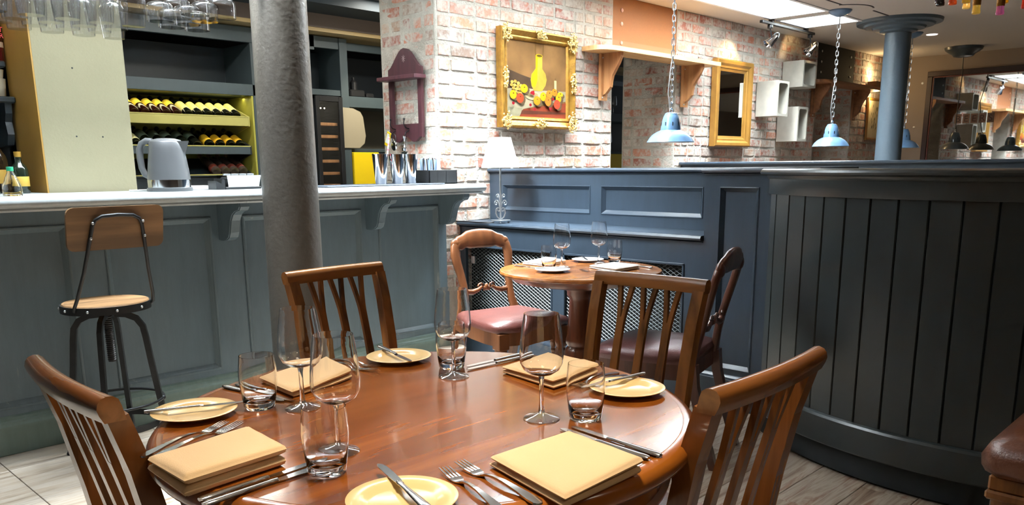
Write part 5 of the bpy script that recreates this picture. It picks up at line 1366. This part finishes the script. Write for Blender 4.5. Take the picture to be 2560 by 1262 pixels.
# ================================================================== TABLE SETTINGS
def wine_glass_at(x, y, z, label, grp):
    t = empty('wine_glass', (x, y, z + .0003), label=label, cat='wine glass', group=grp)
    inst('bowl', W_BOWL, t); inst('stem', W_STEM, t); inst('foot', W_FOOT, t)
TP = [(0, 0), (.0285, 0), (.031, .004), (.0345, .03), (.0375, .055), (.0380, .070), (.0365, .092), (.0345, .110), (.0333, .110), (.0352, .091), (.0366, .070), (.0360, .055), (.0330, .032), (.029, .018), (.020, .013), (0, .0125)]
TUM = MB().lathe(TP, 32).mesh('tumbler', M['glass'], 50)
def tumbler_at(x, y, z, label, grp): tag(inst('tumbler', TUM, None, (x, y, z + .0003)), label, 'tumbler', grp)
PLP = [(0, .0), (.048, .0), (.050, .002), (.056, .006), (.080, .0115), (.0815, .0130), (.0800, .0137), (.058, .0092), (.052, .0058), (.048, .0048), (0, .0046)]
def plate_mesh(mat): return MB().lathe(PLP, 56).mesh('side_plate', mat, 40)
PLC, PLW = plate_mesh(M['plate']), plate_mesh(M['plate_white'])
def plate_at(x, y, z, me, label, grp): tag(inst('side_plate', me, None, (x, y, z + .0003)), label, 'plate', grp)
def napkin(quad, z, h, mat, label, grp, fold=0, seed=0):
    """quad: four corners (x, y); soft folded cloth of a few layers; fold = index of the edge with the visible fold"""
    rnd = random.Random(seed)
    c = Vector((sum(q[0] for q in quad) / 4, sum(q[1] for q in quad) / 4, 0))
    t = empty('napkin', (c.x, c.y, z), label=label, cat='napkin', group=grp)
    L = [Vector((q[0], q[1], 0)) - c for q in quad]
    nl = 2; N = 14
    for k in range(nl):
        base, top_ = h * k / nl, h * (k + 1) / nl
        ox = Vector((rnd.uniform(-.004, .004), rnd.uniform(-.004, .004), 0)) * k
        def pt_(u, v): return (L[0] * (1 - u) + L[1] * u) * (1 - v) + (L[3] * (1 - u) + L[2] * u) * v
        vs = []; fs = []
        for lay_ in (0, 1):
            for i in range(N + 1):
                for j in range(N + 1):
                    u, v = i / N, j / N
                    # crowd the samples towards the hems so they roll over softly
                    u = .5 - .5 * math.cos(PI * u); v = .5 - .5 * math.cos(PI * v)
                    e = min(u, 1 - u, v, 1 - v); rl = min(1, e / .07); roll = math.sqrt(max(0, 1 - (1 - rl) ** 2))
                    w_ = (.72 + .28 * (v if fold else u))
                    lo_, hi_ = base * w_, top_ * w_
                    mid = (lo_ + hi_) / 2; half = (hi_ - lo_) / 2 * .97
                    wob = .0011 * math.sin(u * 6 + seed * 2 + k) * math.cos(v * 5 - seed) + .0007 * math.sin(v * 17 + seed) * (1 - rl)
                    zz = mid + (half if lay_ else -half) * roll + (wob * roll if lay_ else 0)
                    p = pt_(u, v) * (1 - .010 * (1 - k) * math.sin(seed + 3 * u)) + ox
                    vs.append((p.x, p.y, max(zz, .0004)))
        n1 = (N + 1) ** 2
        def idx(l, i, j): return l * n1 + i * (N + 1) + j
        for i in range(N):
            for j in range(N):
                fs.append((idx(0, i, j), idx(0, i, j + 1), idx(0, i + 1, j + 1), idx(0, i + 1, j)))
                fs.append((idx(1, i, j), idx(1, i + 1, j), idx(1, i + 1, j + 1), idx(1, i, j + 1)))
        for i in range(N):
            for (a, b_) in (((i, 0), (i + 1, 0)), ((i + 1, N), (i, N)), ((0, i + 1), (0, i)), ((N, i), (N, i + 1))):
                fs.append((idx(0, *a), idx(0, *b_), idx(1, *b_), idx(1, *a)))
        m = MB().add(vs, fs); m.build('cloth_layer', mat, t, 80)
    return t
def knife_parts(L=.215):
    bl = MB(); pr = [(0, .000), (.006, .006), (.02, .009), (.05, .0095), (.085, .0085), (.098, .006)]
    poly = [(x, y) for x, y in pr] + [(x, -y * .55) for x, y in reversed(pr)]
    bl.prism([(x, y, .0020) for x, y in poly], (0, 0, .0013))
    hd = MB(); hp_ = [(.094, .0042), (.104, .0062), (.110, .0048), (.130, .0055), (.165, .0072), (.195, .0085), (.208, .0080), (.215, .0048)]
    rings = []
    for x, w_ in hp_: rings.append([(x, w_ * math.cos(q), .0038 + .0034 * (w_ / .007) ** .5 * math.sin(q)) for q in [2 * PI * j / 10 for j in range(10)]])
    hd.loft(rings); return bl.mesh('blade', M['cutlery'], 30), hd.mesh('handle', M['cutlery'], 60)
KB, KH = knife_parts()
def knife(p0, p1, z0, z1, label, grp):
    """p0 = blade tip, p1 = handle end"""
    a, b_ = Vector((p0[0], p0[1], z0)), Vector((p1[0], p1[1], z1)); d = b_ - a
    t = empty('knife', a, label=label, cat='knife', group=grp)
    t.rotation_euler = (0, -math.atan2(d.z, math.hypot(d.x, d.y)), math.atan2(d.y, d.x)); s_ = d.length / .215; t.scale = (s_, max(s_, .85), max(s_, .85))
    inst('blade', KB, t); inst('handle', KH, t)
def fork_parts():
    hd = MB(); rings = []
    for x, w_, z, th in ((.062, .0042, .0035, .0015), (.072, .0028, .0068, .0016), (.09, .0028, .0095, .0016), (.115, .0036, .0098, .0016), (.15, .0060, .0068, .0017), (.18, .0085, .0036, .0017), (.194, .0080, .0024, .0017), (.20, .004, .0022, .0014)):
        rings.append([(x, w_, z - th), (x, w_, z + th), (x, -w_, z + th), (x, -w_, z - th)])
    hd.loft(rings)
    hm = MB(); rings = []
    for x, w_, z in ((.040, .0105, .0045), (.050, .0102, .0028), (.058, .0072, .0026), (.064, .0042, .0038)):
        rings.append([(x, w_, z - .0009), (x, w_, z + .0009), (x, -w_, z + .0009), (x, -w_, z - .0009)])
    hm.loft(rings)
    tn = []
    for k in range(4):
        y = -.0088 + .00587 * k; m = MB(); rings = []
        for x, w_, z in ((0, .0006, .0085), (.012, .0014, .0072), (.028, .0017, .0052), (.042, .0018, .0045)): rings.append([(x, y + w_, z - .0008), (x, y + w_, z + .0008), (x, y - w_, z + .0008), (x, y - w_, z - .0008)])
        m.loft(rings); tn.append(m.mesh('tine', M['cutlery']))
    return hd.mesh('handle', M['cutlery'], 60), hm.mesh('fork_head', M['cutlery'], 40), tn
FH, FM, FT = fork_parts()
def fork(p0, p1, z, label, grp):
    a, b_ = Vector((p0[0], p0[1], z)), Vector((p1[0], p1[1], z)); d = b_ - a
    t = empty('fork', a, label=label, cat='fork', group=grp); t.rotation_euler = (0, 0, math.atan2(d.y, d.x)); s_ = d.length / .20; t.scale = (s_, max(s_, .9), max(s_, .9))
    inst('handle', FH, t); inst('fork_head', FM, t)
    for q in FT: inst('tine', q, t)
g_ = 'wine glasses on the dining table'
wine_glass_at(1.123, 1.013, TZ, 'clear wine glass before the folded napkin nearest the small table', g_)
wine_glass_at(1.222, 1.377, TZ, 'clear wine glass directly in front of a tumbler at the table back', g_)
wine_glass_at(.846, 1.418, TZ, 'clear wine glass in front of the napkin by the iron column', g_)
wine_glass_at(.746, 1.142, TZ, 'clear wine glass directly behind the frontmost tumbler', g_)
g_ = 'tumblers on the dining table'
tumbler_at(1.181, .951, TZ, 'clear tumbler overlapping the yellow plate nearest the curved partition', g_)
tumbler_at(.679, 1.077, TZ, 'frontmost clear tumbler at the middle of the dining table', g_)
tumbler_at(.789, 1.488, TZ, 'clear tumbler beside the plate nearest the bar stool', g_)
tumbler_at(1.281, 1.450, TZ, 'clear tumbler hidden behind a wine glass at the table back', g_)
g_ = 'cream side plates on the dining table'
plate_at(.673, 1.534, TZ, PLC, 'cream side plate nearest the bar stool', g_)
plate_at(1.240, 1.605, TZ, PLC, 'cream side plate in front of the chair backing the bar', g_)
plate_at(1.387, 1.003, TZ, PLC, 'yellow side plate in front of the chair backing the small table', g_)
plate_at(.681, .886, TZ, PLC, 'cream side plate cut by the bottom of the picture', g_)
g_ = 'cream napkins on the dining table'
napkin([(.479, 1.290), (.672, 1.318), (.648, 1.150), (.470, 1.135)], TZ, .040, M['napkin'], 'cream folded napkin by the chair nearest the bar stool', g_, 1, 1)
napkin([(.881, 1.651), (1.080, 1.690), (1.062, 1.535), (.870, 1.495)], TZ, .029, M['napkin'], 'cream folded napkin in front of the chair backing the bar', g_, 0, 2)
napkin([(1.320, 1.315), (1.510, 1.333), (1.470, 1.135), (1.290, 1.128)], TZ, .029, M['napkin'], 'cream folded napkin behind the wine glass by the yellow plate', g_, 1, 3)
napkin([(.872, .900), (1.040, .876), (1.013, .700), (.826, .702)], TZ, .033, M['napkin'], 'large cream folded napkin at the table front beside two knives', g_, 0, 4)
g_ = 'knives on the dining table'
knife((.690, 1.128), (.482, 1.112), TZ + .0005, TZ + .0005, 'knife along the napkin edge by the chair nearest the stool', g_)
knife((.700, 1.106), (.478, 1.090), TZ + .0005, TZ + .0005, 'outer knife of the pair along the napkin nearest the stool', g_)
knife((1.095, .942), (1.074, .729), TZ + .0005, TZ + .0005, 'inner knife beside the large front napkin', g_)
knife((1.118, .935), (1.098, .722), TZ + .0005, TZ + .0005, 'outer knife beside the large front napkin', g_)
knife((1.282, 1.396), (1.497, 1.385), TZ + .0005, TZ + .0005, 'inner knife beside the napkin behind the wine glass', g_)
knife((1.300, 1.418), (1.515, 1.410), TZ + .0005, TZ + .0005, 'outer knife beside the napkin behind the wine glass', g_)
knife((.843, 1.485), (.812, 1.690), TZ + .0005, TZ + .0005, 'outer knife behind the tumbler beside the bar stool', g_)
knife((.858, 1.470), (.838, 1.680), TZ + .0005, TZ + .0005, 'inner knife behind the tumbler beside the bar stool', g_)
g_ = 'butter knives on the side plates'
knife((.768, 1.499), (.590, 1.572), TZ + .0135, TZ + .015, 'butter knife lying across the plate nearest the bar stool', g_)
knife((1.213, 1.520), (1.258, 1.715), TZ + .0135, TZ + .015, 'butter knife on the plate facing the chair backing the bar', g_)
knife((1.300, 1.060), (1.490, 1.030), TZ + .0135, TZ + .015, 'butter knife on the yellow plate', g_)
knife((.731, 1.012), (.672, .815), TZ + .0140, TZ + .0140, 'butter knife on the plate cut by the picture bottom', g_)
g_ = 'forks on the dining table'
fork((.684, 1.427), (.500, 1.365), TZ, 'outer fork beside the napkin nearest the bar stool', g_)
fork((.703, 1.403), (.508, 1.340), TZ, 'inner fork beside the napkin nearest the bar stool', g_)
fork((1.150, 1.570), (1.128, 1.735), TZ, 'fork between napkin and plate by the chair backing the bar', g_)
fork((1.125, 1.545), (1.096, 1.725), TZ, 'fork tight against the napkin by the chair backing the bar', g_)
fork((1.320, 1.108), (1.505, 1.115), TZ, 'fork tight against the napkin by the yellow plate', g_)
fork((1.318, 1.088), (1.500, 1.086), TZ, 'fork between the napkin and the yellow plate', g_)
fork((.808, .940), (.757, .752), TZ, 'fork beside the plate cut by the picture bottom', g_)
fork((.843, .942), (.816, .738), TZ, 'fork beside the large front napkin', g_)
# small table
g_ = 'wine glasses on the small table'
wine_glass_at(2.985, 2.56, .75, 'clear wine glass on the small table beside the balloon-back chair', g_)
wine_glass_at(3.215, 2.515, .75, 'clear wine glass on the small table nearest the wire grille', g_)
g_ = 'tumblers on the small table'
tumbler_at(2.885, 2.555, .75, 'clear tumbler on the small table by the white napkin', g_)
tumbler_at(3.302, 2.482, .75, 'clear tumbler at the back of the small table', g_)
g_ = 'white plates on the small table'
plate_at(2.815, 2.470, .75, PLW, 'white side plate at the front of the small table', g_)
plate_at(3.240, 2.605, .75, PLW, 'white side plate at the back of the small table', g_)
g_ = 'white napkins on the small table'
napkin([(2.93, 2.770), (3.10, 2.770), (3.10, 2.630), (2.93, 2.630)], .75, .022, M['napkin_white'], 'white folded napkin on the small table behind the tumbler', g_, 0, 5)
napkin([(3.02, 2.420), (3.21, 2.420), (3.16, 2.225), (2.97, 2.225)], .75, .022, M['napkin_white'], 'white folded napkin on the small table facing the dark chair', g_, 1, 6)
g_ = 'cutlery on the small table'
knife((2.85, 2.565), (2.86, 2.760), .7505, .7505, 'knife on the small table by the white napkin', g_)
knife((3.235, 2.400), (3.215, 2.195), .7505, .7505, 'knife on the small table beside the wire grille', g_)
fork((2.915, 2.385), (2.900, 2.215), .75, 'fork on the small table in front of the napkin', g_)
knife((2.875, 2.415), (2.76, 2.53), .7640, .7655, 'butter knife on the front white plate', g_)
knife((3.18, 2.555), (3.29, 2.69), .7640, .7655, 'butter knife on the back white plate', g_)

# ---- bottle chandelier
cl = empty('bottle_chandelier', (3.60, .98, 0), label='chandelier of coloured upturned bottles glowing above the curved partition', cat='chandelier')
m = MB(); m.tube([(.30 * math.cos(i * PI / 18), .30 * math.sin(i * PI / 18), 2.16) for i in range(36)], .012, 8, True); m.tube([(.30, 0, 2.16), (0, 0, 2.40), (-.30, 0, 2.16)], .006, 6); m.tube([(0, .30, 2.16), (0, 0, 2.40), (0, -.30, 2.16)], .006, 6); m.tube([(0, 0, 2.38), (0, 0, ZC)], .01, 8); m.build('iron_ring', M['black_iron'], cl, 60)
cols = [C(30, 22, 20), C(226, 96, 40), C(222, 182, 70), C(60, 40, 70), C(236, 200, 90), C(206, 110, 160), C(196, 150, 30), C(226, 60, 30), C(240, 210, 120)]
hb = [(-.165, .115, 0, 1.80), (-.125, .085, 1, 1.805), (-.105, .045, 2, 1.808), (-.06, .02, 4, 1.772), (-.14, .20, 3, 1.85), (.0, -.045, 5, 1.768), (.03, -.12, 7, 1.785), (.14, -.02, 6, 1.83), (.16, .12, 8, 1.83), (.02, .18, 3, 1.84), (.2, -.14, 0, 1.83)]
for i, (x, y, ci, zb) in enumerate(hb):
    col = cols[ci]
    gm_ = pm('coloured_glass', col, .05, trans=.55, ior=1.45, emit=col, estr=.10)
    q = MB().lathe([(.0125, 0), (.0145, .002), (.0145, .012), (.013, .014), (.0135, .06), (.016, .085), (.030, .12), (.036, .15), (.036, .26), (.034, .27), (0, .272)], 18).build('bottle', gm_, cl, 40, (x, y, zb))
    MB().lathe([(.0136, .030), (.0140, .031), (.0146, .060), (.0142, .061)], 16).build('foil_band', M['gold'] if i % 2 else M['black'], q, 40)
    m = MB(); m.tube([(x, y, zb + .27), (x * 1.0, y, 2.16 if math.hypot(x, y) > .2 else 2.22)], .003, 6); m.build('wire', M['black_iron'], cl)
point('chandelier_bulb', (3.60, .98, 2.02), 4, (1.0, .66, .34), .04)
point('chandelier_bulb', (3.50, 1.08, 1.96), 2, (1.0, .66, .34), .03)

for i, (x, z) in enumerate(((7.42, 1.7905), (7.55, 1.7905), (7.68, 1.7905), (7.45, 1.3805), (7.60, 1.3805))):
    o = inst('bar_glass', GB, None, (x, 5.83, z)); o.scale = (.8, .8, .8)
    tag(o, 'clear stemmed glass on the back bar seen through the brick opening', 'glass', 'glasses on the back bar beyond the opening')
